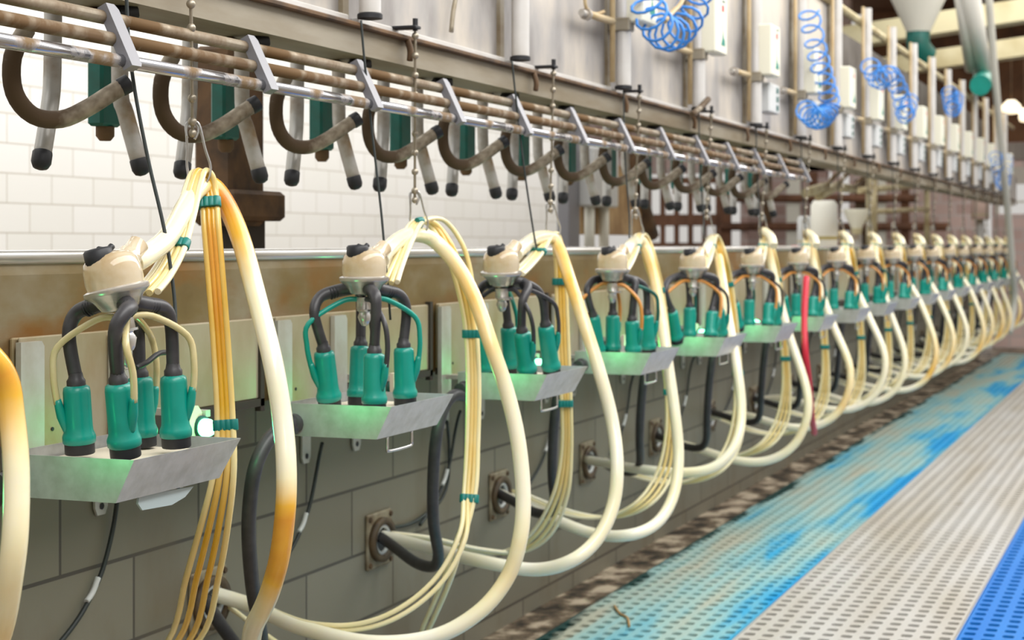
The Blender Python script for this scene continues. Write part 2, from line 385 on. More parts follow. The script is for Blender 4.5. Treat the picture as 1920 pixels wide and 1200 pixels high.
def gratemat(name, stops, scale, dirt, edge=None):
    m, n, l, b = newmat(name)
    f = noise(n, l, scale, 6, (1.6, .22, 1))
    if edge:
        t = n.new('ShaderNodeTexCoord'); s = n.new('ShaderNodeSeparateXYZ'); l.new(t.outputs['Object'], s.inputs[0])
        a = n.new('ShaderNodeMapRange'); l.new(s.outputs['X'], a.inputs['Value']); a.inputs['From Min'].default_value = .32; a.inputs['From Max'].default_value = .88
        a.inputs['To Min'].default_value = .10; a.inputs['To Max'].default_value = -.10
        ad = n.new('ShaderNodeMath'); l.new(f, ad.inputs[0]); l.new(a.outputs[0], ad.inputs[1]); f = ad.outputs[0]
    r = ramp(n, stops); l.new(f, r.inputs[0]); col = r.outputs[0]
    f2 = noise(n, l, 4.5, 5, (1, .45, 1)); 
    if edge:                                          # mould creeping in from the wall side
        t = n.new('ShaderNodeTexCoord'); s = n.new('ShaderNodeSeparateXYZ'); l.new(t.outputs['Object'], s.inputs[0])
        a = n.new('ShaderNodeMapRange'); l.new(s.outputs['X'], a.inputs['Value']); a.inputs['From Min'].default_value = edge[0]; a.inputs['From Max'].default_value = edge[1]
        a.inputs['To Min'].default_value = .35; a.inputs['To Max'].default_value = 0
        ad = n.new('ShaderNodeMath'); l.new(f2, ad.inputs[0]); l.new(a.outputs[0], ad.inputs[1]); f2 = ad.outputs[0]
    q = ramp(n, [(.68, (0, 0, 0, 1)), (.80, (1, 1, 1, 1))]); l.new(f2, q.inputs[0])
    l.new(mixc(n, l, q.outputs[0], col, dirt), b.inputs['Base Color']); b.inputs['Roughness'].default_value = .5; b.inputs['Specular IOR Level'].default_value = .22
    return m
g1 = gratemat('worn_blue_grating', [(.30, S(6, 146, 210)), (.37, S(52, 160, 206)), (.44, S(118, 178, 192)), (.54, S(152, 186, 184)), (.70, S(174, 176, 160))], 3.2, S(34, 66, 64), (.25, .37))
g2 = gratemat('grey_grating', [(.3, S(190, 189, 187)), (.7, S(172, 165, 153))], 3, S(140, 126, 106))
g3 = gratemat('bright_blue_grating', [(.3, S(0, 106, 196)), (.7, S(24, 122, 204))], 3, S(60, 110, 150))
grating('floor_grating', .258, .876, 3.6, 22.0, 11, .085, g1, 'worn light blue grating mat along the foot of the wall')
grating('floor_grating', .884, 1.586, 3.6, 22.0, 11, .085, g2, 'grey perforated floor mat between the two blue ones')
grating('floor_grating', 1.594, 2.3, 3.2, 22.0, 11, .085, g3, 'bright blue slotted floor mat in the lower right corner')
def on_floor(u, v, z):
    d = FPX * (EYE - z) / (v - 457.0); D = (2210 - u) * CT * d / FPX
    return Vector((CX - D, (d - ST * D) / CT, z))
tw = MB().tube([on_floor(1152, 1136, .058), on_floor(1162, 1150, .056), on_floor(1176, 1158, .056), on_floor(1180, 1174, .056)], .0045, 7, 4)
single('twig', tw, M['straw'], 'bent brown straw lying on the worn blue mat', 'straw')

# ================================================================== STEEL TROUGH (kerb) along the platform
m, n, l, b = newmat('stained_steel')
f1 = noise(n, l, 2.6, 8, (1, .8, 1.5)); r1 = ramp(n, [(.34, S(158, 148, 126)), (.5, S(134, 115, 76)), (.66, S(112, 90, 52))]); l.new(f1, r1.inputs[0])
f2 = noise(n, l, 4.2, 7, (1, .55, 1.2)); q2 = ramp(n, [(.50, (0, 0, 0, 1)), (.66, (.85, .85, .85, 1))]); l.new(f2, q2.inputs[0])
l.new(mixc(n, l, q2.outputs[0], r1.outputs[0], S(140, 92, 28)), b.inputs['Base Color']); b.inputs['Roughness'].default_value = .4; b.inputs['Metallic'].default_value = .5
bump(n, l, b, f1, .1, .01)
M['apron'] = m
m, n, l, b = newmat('lower_plate_steel')
f1 = noise(n, l, 4.0, 7, (1, 1, .7)); r1 = ramp(n, [(.4, S(184, 174, 150)), (.58, S(168, 152, 120)), (.74, S(150, 110, 56))]); l.new(f1, r1.inputs[0])
l.new(r1.outputs[0], b.inputs['Base Color']); b.inputs['Roughness'].default_value = .42; b.inputs['Metallic'].default_value = .4
M['lower'] = m
XA = CX - 2.06
tr = thing('steel_trough', 'stained steel trough with a bright rolled rim running the whole row', 'trough', (XA, 0, 1.0))
ap = MB()
prof = [(XA - .045, 1.375), (XA - .012, 1.375), (XA - .006, 1.34), (XA, 1.222), (XA, 1.02), (XA - .20, 1.02), (.002, 1.2), (.002, 1.33)]
ap.prism([(x, -.5, z) for x, z in prof], (0, 22, 0))
part('apron', ap, M['apron'], tr)
part('rim', MB().tube([(XA - .01, -.5, 1.374), (XA - .01, 21.5, 1.374)], .014, 12, 1), M['steel'], tr, 'bright rolled steel rim')
for k in range(NS + 1):
    y1 = 3.62 + k * 1.0
    y0 = y1 - .93
    part('lower_plate', MB().box((XA, y0, 1.03), (XA + .010, y1, 1.222), .003), M['lower'], tr)
    se = MB().box((XA, y1, 1.0), (XA + .016, y1 + .018, 1.23)).box((XA, y0, 1.012), (XA + .016, y1 + .018, 1.03))  # dark strip along each plate's far end and bottom
    part('dark_trim', se, M['dark_trim'], tr, 'dark strip along the edge of the plate')

# ================================================================== WALL BEAM AND CABINET ABOVE
m, n, l, b = newmat('mottled_zinc')
f1 = noise(n, l, 2.2, 8, (1, 1, .45)); r1 = ramp(n, [(.38, S(118, 113, 110)), (.5, S(168, 164, 161)), (.62, S(206, 197, 184))]); l.new(f1, r1.inputs[0])
l.new(r1.outputs[0], b.inputs['Base Color']); b.inputs['Roughness'].default_value = .5; b.inputs['Metallic'].default_value = .25
M['mottled'] = m
M['shaded_sheet'] = simple('shaded_sheet', S(104, 98, 92), .6, c2=S(70, 62, 54), scale=3)  # colour darkened to stand for the shade inside the open bays
m, n, l, b = newmat('beam_steel')
f1 = noise(n, l, 5, 7, (1, .25, 1.5)); r1 = ramp(n, [(.4, S(158, 150, 134)), (.58, S(132, 120, 98)), (.74, S(102, 80, 56))]); l.new(f1, r1.inputs[0])
l.new(r1.outputs[0], b.inputs['Base Color']); b.inputs['Roughness'].default_value = .5; b.inputs['Metallic'].default_value = .3
M['beam'] = m
XB = CX - 1.80
bm = thing('steel_beam', 'grimy steel channel beam carrying the cabinet above the rump rails', 'beam', (XB - .07, 0, EYE + .445))
part('web', MB().prism([(XB, 0, EYE + .505), (XB, 0, EYE + .445), (XB - .16, 0, EYE + .445), (XB - .16, 0, EYE + .452), (XB - .012, 0, EYE + .452), (XB - .012, 0, EYE + .505)], (0, 21, 0)), M['beam'], bm)
part('lip', MB().box((XB - .14, 0, EYE + .505), (XB + .018, 21, EYE + .517), .003), M['rust'], bm, 'rusty top lip')
for k in range(20):
    part('hook', MB().tube([(XB + .012, 3.9 + k * .9, EYE + .507), (XB + .02, 3.9 + k * .9, EYE + .48), (XB + .016, 3.905 + k * .9, EYE + .455)], .008, 6, 3), M['rust'], bm)
# cabinet: one panel per bay
XC = CX - 1.83
for k in range(20):
    y0 = 1.65 + k; mb = MB().box((XC - .03, y0, EYE + .517), (XC, y0 + .985, EYE + (1.45 if k < 8 else .80)), .004)
    if k == 0:
        cab = thing('cabinet_panel', '', 'panel', (XC, y0, EYE + .517), 'zinc cabinet panels above the beam')
        part('sheet', mb, M['mottled'], cab); base_cab = cab
        part('flange', MB().box((XC, y0 + .02, EYE + .519), (XC + .022, y0 + .965, EYE + .535), .002), M['zinc'], cab)
        part('joint_strip', MB().box((XC, y0 + .955, EYE + .53), (XC + .012, y0 + .985, EYE + 1.45)), M['beam'], cab)
        cab['label'] = 'nearest mottled zinc cabinet panel, above the steel beam at top left'
    elif k < 8:
        copy_tree(base_cab, (XC, y0, EYE + .517), None, 'mottled zinc cabinet panel above the beam, %s bay from the left' % ORDN[k])
    elif k == 8:
        cab = thing('cabinet_panel', '', 'panel', (XC, y0, EYE + .517), 'zinc cabinet panels above the beam')
        part('sheet', mb, M['mottled'], cab); base_low = cab
        part('upper_sheet', MB().box((XC - .35, y0, EYE + .8), (XC - .32, y0 + .985, EYE + 1.45)), M['shaded_sheet'], cab)
        cab['label'] = 'low zinc cabinet panel with an open bay above, ninth bay from the left'
    else:
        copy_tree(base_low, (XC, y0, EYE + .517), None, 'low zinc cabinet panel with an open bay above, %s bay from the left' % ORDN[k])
# rusty top rail over the open bays
rl = MB().tube([(XB - .02, 8.5, EYE + 1.36), (XB - .02, 21, EYE + 1.36)], .025, 8, 1)
single('top_rail', rl, M['pale_gate'], 'long rusty cream tube joining the tops of the far posts', 'rail')
# ================================================================== LIFT CYLINDERS, PIPES, BOXES
def cyl_y(k): return 2.66 + .99 * k
def group_cyl():
    y = cyl_y(3); X = XB + .03; z = EYE + .535
    t = thing('lift_cylinder', '', 'cylinder', (X, y, z), 'steel lift cylinders hanging on the cabinet')
    part('barrel', MB().lathe([(.026, .006), (.026, .19), (.028, .19), (.028, .235), (.026, .235), (.026, .9)], (X, y, z), (0, 0, 1), 18), M['zinc'], t)
    part('foot', MB().lathe([(.012, -.010), (.030, -.007), (.030, .003), (.027, .005)], (X, y, z), (0, 0, 1), 16), M['rubber_dark'], t)
    part('clamp', MB().box((X - .045, y - .034, z + .19), (X + .03, y + .03, z + .235), .004), M['beam'], t)
    p = thing('air_pipe', '', 'pipe', (X, y - .09, z), 'beige air pipes beside the cylinders')
    part('riser', MB().tube([(X - .012, y - .085, z + .01), (X - .012, y - .085, z + .9)], .010, 8, 1), M['beige_pipe'], p)
    part('arm', MB().tube([(X - .012, y - .085, z + .215), (X - .012, y - .26, z + .21), (X - .012, y - .36, z + .21)], [.013, .013, .010], 8, 1), M['beige_pipe'], p)
    part('bolt', MB().lathe([(.02, 0), (.02, .02), (.012, .02), (.012, .06)], (X - .012, y - .35, z + .205), (0, -1, 0), 8), M['leg'], p)
    bx = thing('control_box', '', 'box', (X + .03, y + .03, EYE + .755), 'white control boxes on the cylinders')
    a, c = (X + .012, y - .02, EYE + .755), (X + .075, y + .16, EYE + .985)
    part('housing', MB().box(a, c, .006), M['cream_box'], bx)
    xs = X + .0755
    part('red_mark', MB().box((xs, y + .075, EYE + .925), (xs + .001, y + .105, EYE + .95)), M['red'], bx)
    part('print_strip', MB().box((xs, y + .08, EYE + .85), (xs + .001, y + .10, EYE + .91)), M['grey_print'], bx)
    tri = [(xs, y + .06, EYE + .79), (xs, y + .125, EYE + .79), (xs, y + .118, EYE + .815), (xs, y + .10, EYE + .82), (xs, y + .092, EYE + .848), (xs, y + .078, EYE + .815)]
    part('teal_mark', MB().prism(tri, (.001, 0, 0)), M['teal'], bx)
    part('top_mark', MB().box((xs, y + .08, EYE + .962), (xs + .001, y + .12, EYE + .97)), M['teal_dark'], bx)
    mt = thing('meter_box', '', 'box', (X, y + .2, EYE + .56), 'pale meter boxes low on the cabinet')
    part('housing', MB().box((X - .03, y + .12, EYE + .60), (X + .035, y + .33, EYE + .735), .006), M['grey_box'], mt)
    xs = X + .0355
    for z0 in (.615, .655, .695): part('window_spot', MB().box((xs, y + .26, EYE + z0), (xs + .001, y + .30, EYE + z0 + .026)), M['teal_dark'], mt)
    return t, p, bx, mt
CY, AP, BX, MT = group_cyl()
def shift(o, k, label, k0=3):
    d = cyl_y(k) - cyl_y(k0); return copy_tree(o, Vector(o.location) + Vector((0, d, 0)), None, label)
for k in range(NS):
    names = [(CY, 'steel lift cylinder hanging in front of the zinc panel, %s from the left'),
             (AP, 'beige air pipe with a side arm beside a lift cylinder, %s from the left'),
             (BX, 'white control box with red and teal marks, %s from the left'),
             (MT, 'pale grey meter box low on the cabinet, %s from the left')]
    for idx, (o, s_) in enumerate(names):
        first = 1 if idx == 0 else (3 if idx in (1, 2) else 5)
        if k < first: continue
        lab = s_ % ORDN[k - first] if k > first else s_ % 'first'
        if k == 3 and idx != 3: o['label'] = lab
        elif k == 5 and idx == 3:
            o['label'] = lab; o.location.y += cyl_y(5) - cyl_y(3)
        elif idx == 3: copy_tree(o, Vector(o.location) + Vector((0, cyl_y(k) - cyl_y(5), 0)), None, lab)
        else: shift(o, k, lab)
# thin curved wire on the panel beside the first box
single('looped_pipe', MB().tube([at(1097, -40, 1.78), at(1097, 5, 1.78), at(1104, 20, 1.78), at(1118, 26, 1.78), at(1132, 22, 1.78)], .006, 8, 5), M['beige_pipe'],
       'thin beige pipe bent into a hook left of the first white box', 'pipe')
single('bent_rod', MB().tube([at(858, -20, 1.81), at(850, 20, 1.81), at(846, 60, 1.81)], .007, 6, 3), M['beam'], 'thin grey rod leaning on the zinc panel between the first two cylinders', 'rod')
# coiled blue air hoses, hung in a U between boxes
def coil(path, R, turns, r=.0045):
    P = [Vector(p) for p in path]; mb = MB(); out = []
    n = turns * 12; L = len(P) - 1
    for i in range(n + 1):
        t = i / n * L; j = min(int(t), L - 1); q = t - j
        g = lambda k: P[min(max(k, 0), L)]
        p0, p1, p2, p3 = g(j - 1), g(j), g(j + 1), g(j + 2)
        c = 0.5 * (2 * p1 + (p2 - p0) * q + (2 * p0 - 5 * p1 + 4 * p2 - p3) * q * q + (3 * p1 - p0 - 3 * p2 + p3) * q ** 3)
        d = ((p2 - p0) + (p3 - p1) * q).normalized()
        e1 = Vector((1, 0, 0)); e1 = (e1 - d * e1.dot(d)).normalized(); e2 = d.cross(e1)
        a = 2 * math.pi * i / 12; out.append(c + (e1 * math.cos(a) + e2 * math.sin(a)) * R)
    return mb.tube(out, r, 6, 1)
cg = 'coiled blue air hoses on the cabinet'
single('coiled_hose', coil([at(1210, -30, 1.66), at(1218, 20, 1.66), at(1238, 55, 1.66), at(1258, 64, 1.66), at(1280, 48, 1.66), at(1300, 12, 1.66), at(1308, -30, 1.66)], .058, 11, .0055), M['blue'],
       'coiled blue air hose drooping in a loop beside the second white box', 'hose', cg)
single('coiled_hose', coil([at(1516, 20, 1.66), at(1530, 90, 1.66), at(1545, 150, 1.66), at(1556, 195, 1.66), at(1545, 218, 1.66), at(1528, 222, 1.66), at(1510, 205, 1.66)], .05, 17, .0055), M['blue'],
       'long coiled blue hose between the fourth and fifth white boxes', 'hose', cg)
single('coiled_hose', coil([at(1630, 120, 1.66), at(1648, 150, 1.66), at(1668, 140, 1.66), at(1688, 175, 1.66), at(1697, 215, 1.66), at(1705, 190, 1.66)], .055, 14, .0055), M['blue'],
       'bunched blue coil hanging above the seventh white box', 'hose', cg)
single('coiled_hose', coil([at(1780, 170, 1.66), at(1786, 205, 1.66), at(1792, 185, 1.66)], .06, 9), M['blue'], 'small blue coil among the far posts', 'hose', cg)
single('coiled_hose', coil([at(1866, 290, 1.6), at(1880, 345, 1.6), at(1888, 300, 1.6)], .06, 12), M['blue'], 'blue coil at the far end of the row beside the last pole', 'hose', cg)
single('air_lance', MB().tube([at(1290, -30, 1.64), at(1277, 5, 1.64), at(1262, 22, 1.64), at(1246, 40, 1.64)], .009, 8, 4), M['beige_pipe'], 'bent cream pipe above the first blue coil', 'pipe')
single('rod_handle', MB().tube([at(1297, 215, 1.75), at(1310, 205, 1.74), at(1328, 186, 1.73)], .012, 8, 3), M['loop'], 'short brown rod sticking up from the beam under the second white box', 'rod')

# ================================================================== RUMP RAILS
def rump(y):
    t = thing('rump_rail', '', 'rail', (CX - 1.76, y, EYE + .32), 'rump rail units')
    hh = [(1.745, .323), (1.765, .363), (1.785, .403)]
    for i, (D, z) in enumerate(hh):
        part('rail', MB().tube([(CX - D, y - .5, EYE + z), (CX - D, y, EYE + z)], .0125, 12, 1), M['chrome'] if i == 0 else M['rail_dirty'], t)
    pl = MB()
    a, b_ = Vector((CX - 1.738, y, EYE + .306)), Vector((CX - 1.793, y, EYE + .419)); w_ = Vector((0, .034, 0)); nrm = Vector((.018, 0, .009))
    pl.prism([a, a + w_ * .85, a + w_ + (b_ - a) * .05, b_ + w_ + (a - b_) * .08, b_ + w_ * .75, b_], nrm)
    part('end_plate', pl, M['plate_end'], t)
    # bent loop whose open end points to the pit
    lp = [(2.0, .10, .40), (2.01, .07, .345), (2.01, .075, .28), (2.0, .12, .240), (1.975, .175, .236), (1.945, .215, .258), (1.92, .25, .285), (1.90, .275, .305)]
    lo = part('bent_loop', MB().tube([(CX - D, y - .02 + dy * .95, EYE + z) for D, dy, z in lp], .017, 12, 4), M['loop'], t)
    c = MB().lathe([(.0165, 0), (.0185, .002), (.0185, .022), (.012, .024)], (CX - 1.905, y + .235, EYE + .300), (.28, .30, .24), 10)
    part('end_cap', c, M['rubber_dark'], lo)
    # two hanging splayed legs with black feet
    for s_, pts in ((0, [(2.05, .225, .60), (2.05, .222, .34), (2.045, .205, .26), (2.035, .168, .165)]), (1, [(2.05, .452, .60), (2.05, .452, .33), (2.04, .458, .27), (2.015, .472, .165)])):
        P = [Vector((CX - D, y + dy, EYE + z)) for D, dy, z in pts]
        lg = part('leg', MB().tube(P, .0175, 12, 4), M['leg'], t)
        d = (P[-1] - P[-2]).normalized()
        part('rubber_foot', MB().lathe([(.0185, -.012), (.0195, -.010), (.0195, .010), (.015, .020), (.006, .024)], P[-1], d, 12), M['rubber_dark'], lg)
    part('sensor_case', MB().box((CX - 2.16, y + .49, EYE + .25), (CX - 2.12, y + .565, EYE + .40), .006), M['teal_dark'], t)
    part('sensor_knob', MB().lathe([(.02, 0), (.02, .02), (.012, .03)], (CX - 2.14, y + .53, EYE + .25), (0, 0, -1), 10), M['rust'], t)
    part('buffer', MB().lathe([(.015, 0), (.02, .01), (.02, .05), (.01, .055)], (CX - 1.86, y + .14, EYE + .425), (.3, .6, .2), 10), M['rubber_dark'], t)
    part('buffer_arm', MB().tube([(CX - 2.05, y + .19, EYE + .56), (CX - 1.95, y + .16, EYE + .46), (CX - 1.86, y + .14, EYE + .42)], .011, 8, 3), M['rail_dirty'], t)
    return t
NR = 14
Y0R = 2.09
R0 = rump(Y0R); R0['label'] = 'rump rail unit cut by the left edge of the photo, nearest of the rail units'
for i in range(1, NR):
    copy_tree(R0, (CX - 1.76, Y0R + i * .5, EYE + .32), None, 'steel rump rail unit with hanging black-tipped legs, %s from the left edge' % (ORDN[i]))

# ================================================================== TRAYS
def tray(k0=0):
    y0, y1 = 2.41, 2.755; X0, X1 = CX - 1.86, CX - 1.597; zt, zb = EYE - .355, EYE - .428
    t = thing('milking_tray', '', 'tray', (X1 - .12, 2.58, zb), 'steel trays under the milking clusters')
    o = [(X0, y0, zt), (X1, y0, zt), (X1, y1, zt), (X0, y1, zt)]
    ib = [(X0, y0 + .004, zb), (X1 - .038, y0 + .004, zb), (X1 - .038, y1 - .012, zb), (X0, y1 - .012, zb)]
    e_ = .0022
    oi = [(X0 + e_, y0 + e_, zt), (X1 - e_, y0 + e_, zt), (X1 - e_, y1 - e_, zt), (X0 + e_, y1 - e_, zt)]
    ii = [(X0 + e_, y0 + .006, zb + e_), (X1 - .041, y0 + .006, zb + e_), (X1 - .041, y1 - .014, zb + e_), (X0 + e_, y1 - .014, zb + e_)]
    fs = []
    for i in range(4):
        j = (i + 1) % 4
        fs += [(i, 4 + i, 4 + j, j)[::-1], (8 + i, 8 + j, 12 + j, 12 + i)[::-1], (i, j, 8 + j, 8 + i)]
    fs += [(4, 5, 6, 7)[::-1], (12, 13, 14, 15)]
    part('pan', MB().add(o + ib + oi + ii, fs), M['tray_steel'], t)
    part('insert', MB().box((X0 + .01, y0 + .012, zb + .003), (X1 - .05, y1 - .02, EYE - .375), .004), M['insert'], t, 'cream plastic insert')
    part('hose_stub', MB().lathe([(.022, 0), (.022, .02), (.018, .022), (.018, .05)], (X0 + .025, y0 + .004, zb + .028), (0, -1, 0), 14), M['rubber'], t, 'black hose stub')
    # bracket on the trough: back plate, two upright fins, arm
    bp = part('back_plate', MB().box((XA + .012, 2.70, EYE - .40), (XA + .018, 3.02, EYE - .178), .002), M['lower'], t)
    for y in (2.685, 2.985):
        fin = [(XA + .02, y, EYE - .46), (XA + .02, y + .072, EYE - .46), (XA + .02, y + .072, EYE - .196), (XA + .02, y + .064, EYE - .186), (XA + .02, y, EYE - .186)]
        part('fin', MB().prism(fin, (.012, 0, 0)), M['fin'], t)
    part('hole', MB().lathe([(.004, 0), (.004, .002)], (XA + .018, 2.80, EYE - .36), (1, 0, 0), 8), M['rubber_dark'], t)
    part('support_arm', MB().box((X0 - .16, 2.70, EYE - .40), (X0 + .01, 2.745, EYE - .388)), M['fin'], t)
    for y in (3.30, 3.62):
        ft = MB().prism([(.004, y, EYE - .47), (.004, y + .05, EYE - .47), (.004, y + .05, EYE - .60), (.004, y + .04, EYE - .618), (.004, y + .01, EYE - .618), (.004, y, EYE - .60)], (.006, 0, 0))
        f_ = part('wall_foot', ft, M['fin'], t)
        part('hole', MB().lathe([(.008, 0), (.008, .002)], (.010, y + .025, EYE - .598), (1, 0, 0), 8), M['rubber_dark'], f_)
    return t, X1, y0, y1, zb
T0, TX1, TY0, TY1, TZB = tray()
def tray_y(k): return .99 * k
T0['label'] = 'nearest steel tray with a pale plastic tongue under its front'
H0 = None
for k in range(1, NS):
    c = copy_tree(T0, Vector(T0.location) + Vector((0, tray_y(k), 0)), None,
                  'steel tray under the %s milking cluster from the left' % ORDN[k] if k < NS - 1 else 'farthest steel tray at the end of the row')
    ORG[c] = Vector(c.location)
    if H0 is None:
        xh, yh = TX1 - .043, 2.43 + tray_y(k)
        H0 = part('wire_handle', MB().tube([(xh, yh + .05, TZB + .002), (xh, yh + .05, TZB - .026), (xh, yh + .06, TZB - .034), (xh, yh + .17, TZB - .034), (xh, yh + .18, TZB - .026), (xh, yh + .18, TZB + .002)], .0035, 8, 3), M['wire'], c)
    else:
        h = H0.copy(); COL.objects.link(h); h.parent = c
tg = [at(262, 945, 1.64), at(270, 957, 1.64), at(325, 947, 1.64), at(350, 932, 1.64), at(366, 912, 1.64), at(264, 930, 1.64)]
tg = [Vector((TX1 - .05, p.y, p.z)) for p in tg]
part('tongue', MB().prism(tg, (.004, 0, 0)), M['tongue'], T0, 'pale translucent plastic tongue')

# ================================================================== CLUSTERS
def claw_parts(root, C, ax, detail=True):
    """C: centre of the base ring; ax: axis of the bowl"""
    ax = Vector(ax).normalized(); out = Vector((.25, .93, 0)); out = (out - ax * out.dot(ax)).normalized()
    part('base_ring', MB().lathe([(.020, -.034), (.032, -.030), (.044, -.012), (.055, -.004), (.057, -.002), (.057, .005), (.050, .008)], C, ax, 28), M['steel'], root)
    bowl = MB().lathe([(.049, .008), (.0505, .02), (.0495, .040), (.046, .054), (.037, .064), (.020, .069), (.004, .070)], C, ax, 28)
    bowl.ball(C + ax * .042 + out * .026, .029, 14)
    bowl.lathe([(.023, 0), (.023, .02), (.019, .024), (.019, .05)], C + ax * .045 + out * .03, (out * .85 + ax * .55), 14)
    part('bowl', bowl, M['amber'], root)
    cp = MB().lathe([(.024, .05), (.025, .052), (.025, .074), (.021, .078), (.010, .079)], C - out * .022, ax, 18)
    part('cap', cp, M['rubber_dark'], root)
    part('cap_latch', MB().tube([C - out * .02 + ax * .076, C + ax * .072, C + out * .012 + ax * .078], .006, 8, 3), M['rubber_dark'], root)
    st = MB().lathe([(.006, -.105), (.010, -.10), (.016, -.085), (.012, -.075), (.018, -.066), (.018, -.04)], C, ax, 14)
    part('valve', st, M['steel'], root)
    part('valve_lever', MB().lathe([(.022, 0), (.022, .004)], C - ax * .07 + Vector((.02, -.03, 0)), ax, 14), M['wire'], root)
def cup_parts(root, foot, top, C, ax, tube_mat, twist, short_tube=True):
    foot, top = Vector(foot), Vector(top); d = (top - foot); L = d.length; d.normalize()
    cup = part('teat_cup', MB().lathe([(.0262, .018), (.0285, .020), (.029, .030), (.0278, .034), (.0252, .040), (.0245, .05), (.0238, L - .012), (.0225, L - .004), (.016, L)], foot, d, 24), M['teal'], root)
    part('liner_lip', MB().lathe([(.0255, 0), (.0262, .002), (.0262, .019), (.024, .020)], foot, d, 20), M['rubber_dark'], cup)
    part('liner_neck', MB().lathe([(.0165, L - .001), (.0165, L + .008), (.0135, L + .012), (.0115, L + .022)], foot, d, 16), M['rubber'], cup)
    hd = Vector((foot.x - C.x, foot.y - C.y, 0)); h = hd.length
    hd = hd.normalized() if h > .01 else Vector((0, -1, 0))
    p0 = C - Vector(ax).normalized() * .020 + hd * .030
    p1 = C - Vector(ax).normalized() * .026 + hd * .062
    p3 = top + d * .012; p2 = p3 + d * .075 + hd * (.012 if h < .14 else .0)
    mid = (p1 + p2) * .5 + hd * .014 + Vector((0, 0, .012))
    sm = MB().tube([p0, p1, mid, p2, p3], [.0145, .0150, .0130, .0120, .0118], 12, 5)
    tb = part('short_milk_tube', sm, M['rubber'], root)
    # four printed ribs on the shoulder
    rb = MB()
    for q in (.15, .30, .45):
        c0 = p1.lerp(mid, q); dd = (mid - p1).normalized(); rb.lathe([(.0138, -.002), (.0148, -.001), (.0148, .001), (.0138, .002)], c0 + Vector((0, 0, .0)), dd, 14)
    part('ribs', rb, M['rubber_dark'], tb)
    # nipple and short pulse tube on the side of the cup
    sd = d.cross(Vector((math.cos(twist), math.sin(twist), 0))).normalized()
    sd = (Vector((math.cos(twist), math.sin(twist), 0)) - d * d.dot(Vector((math.cos(twist), math.sin(twist), 0)))).normalized()
    nb = foot + d * (L - .052) + sd * .020
    part('nipple', MB().tube([foot + d * (L - .085) + sd * .018, nb + sd * .008, nb + sd * .014 + d * .03], [.006, .009, .0065], 10, 3), M['teal'], cup)
    s0 = nb + sd * .014 + d * .022
    e0 = C - Vector(ax) * .045 + hd * .012
    ps = MB().tube([s0, s0 + d * .05 + sd * .004, s0 + d * .10 - sd * .006, e0.lerp(s0, .40) + Vector((0, 0, .055)) - sd * .004, e0], .0062, 8, 5)
    part('short_pulse_tube', ps, tube_mat, root)
def cluster(label, cups, C, ax, mats, extra=None):
    t = thing('milking_cluster', label, 'milking cluster', (C.x, C.y, EYE - .375), 'milking clusters standing in the trays')
    claw_parts(t, C, ax)
    for i, (foot, top) in enumerate(cups):
        tw_ = [-2.3, -.25, 1.2, .35][i]
        cup_parts(t, foot, top, C, ax, mats[i], tw_)
    return t
cup_px = [
 [((150, 850, 1.79), (143, 722)), ((236, 856, 1.655), (222, 718)), ((267, 836, 1.77), (262, 706)), ((331, 838, 1.67), (325, 703))],
 [((619, 764, 1.80), (607, 658)), ((702, 772, 1.665), (702, 662)), ((673, 760, 1.78), (676, 648)), ((760, 766, 1.675), (757, 651))],
 [((913, 704, 1.80), (902, 620)), ((990, 708, 1.67), (979, 622)), ((962, 698, 1.78), (953, 613)), ((1035, 704, 1.675), (1023, 603))],
 [((1122, 668, 1.80), (1111, 592)), ((1188, 669, 1.68), (1185, 601)), ((1149, 667, 1.76), (1149, 591)), ((1216, 665, 1.68), (1213, 590))],
 [((1269, 641, 1.79), (1259, 583)), ((1332, 642, 1.68), (1335, 584)), ((1293, 640, 1.76), (1293, 576)), ((1353, 640, 1.68), (1348, 580))]]
claws = [((219, 546, 1.70), (-.20, -.10, 1)), ((683, 524, 1.72), (0, -.02, 1)), ((940, 513, 1.73), (.02, -.10, 1)), ((1148, 508, 1.735), (0, 0, 1)), ((1299, 505, 1.74), (0, 0, 1))]
tm = [[M['clear_tube']] * 4, [M['teal'], M['rubber'], M['rubber_dark'], M['teal']], [M['rubber_dark'], M['rubber'], M['teal'], M['rubber']],
      [M['orange'], M['orange'], M['orange'], M['teal_dark']], [M['orange'], M['orange'], M['teal_dark'], M['rubber']]]
cl_labels = ['nearest milking cluster, with tilted amber bowl and clear short tubes, standing in the nearest tray',
             'second milking cluster from the left, upright with black and teal short tubes',
             'third milking cluster from the left, amber bowl partly behind a thin dark cord',
             'fourth milking cluster from the left, with orange and dark teal short tubes',
             'fifth milking cluster from the left, black cap and orange short tubes']
CL = []
for k in range(5):
    cups = []
    for (u, v, D), (tu, tv) in cup_px[k]:
        foot = at(u, v, D); foot.z = max(foot.z, EYE - .3745)
        top = at(tu, tv, D); top.z = foot.z + min(top.z - foot.z, .142)
        cups.append((foot, top))
    (cu, cv, cD), ax = claws[k]
    CL.append(cluster(cl_labels[k], cups, at(cu, cv, cD), ax, tm[k]))
for k in range(5, NS):
    src = CL[3 + (k % 2)] if k != 6 else CL[4]
    dk = k - (CL.index(src))
    copy_tree(src, Vector(src.location) + Vector((0, dk * .99 + random.uniform(-.012, .012), 0)), None,
              'teal and black milking cluster, %s from the left' % ORDN[k] if k < NS - 1 else 'farthest milking cluster, at the end of the row')
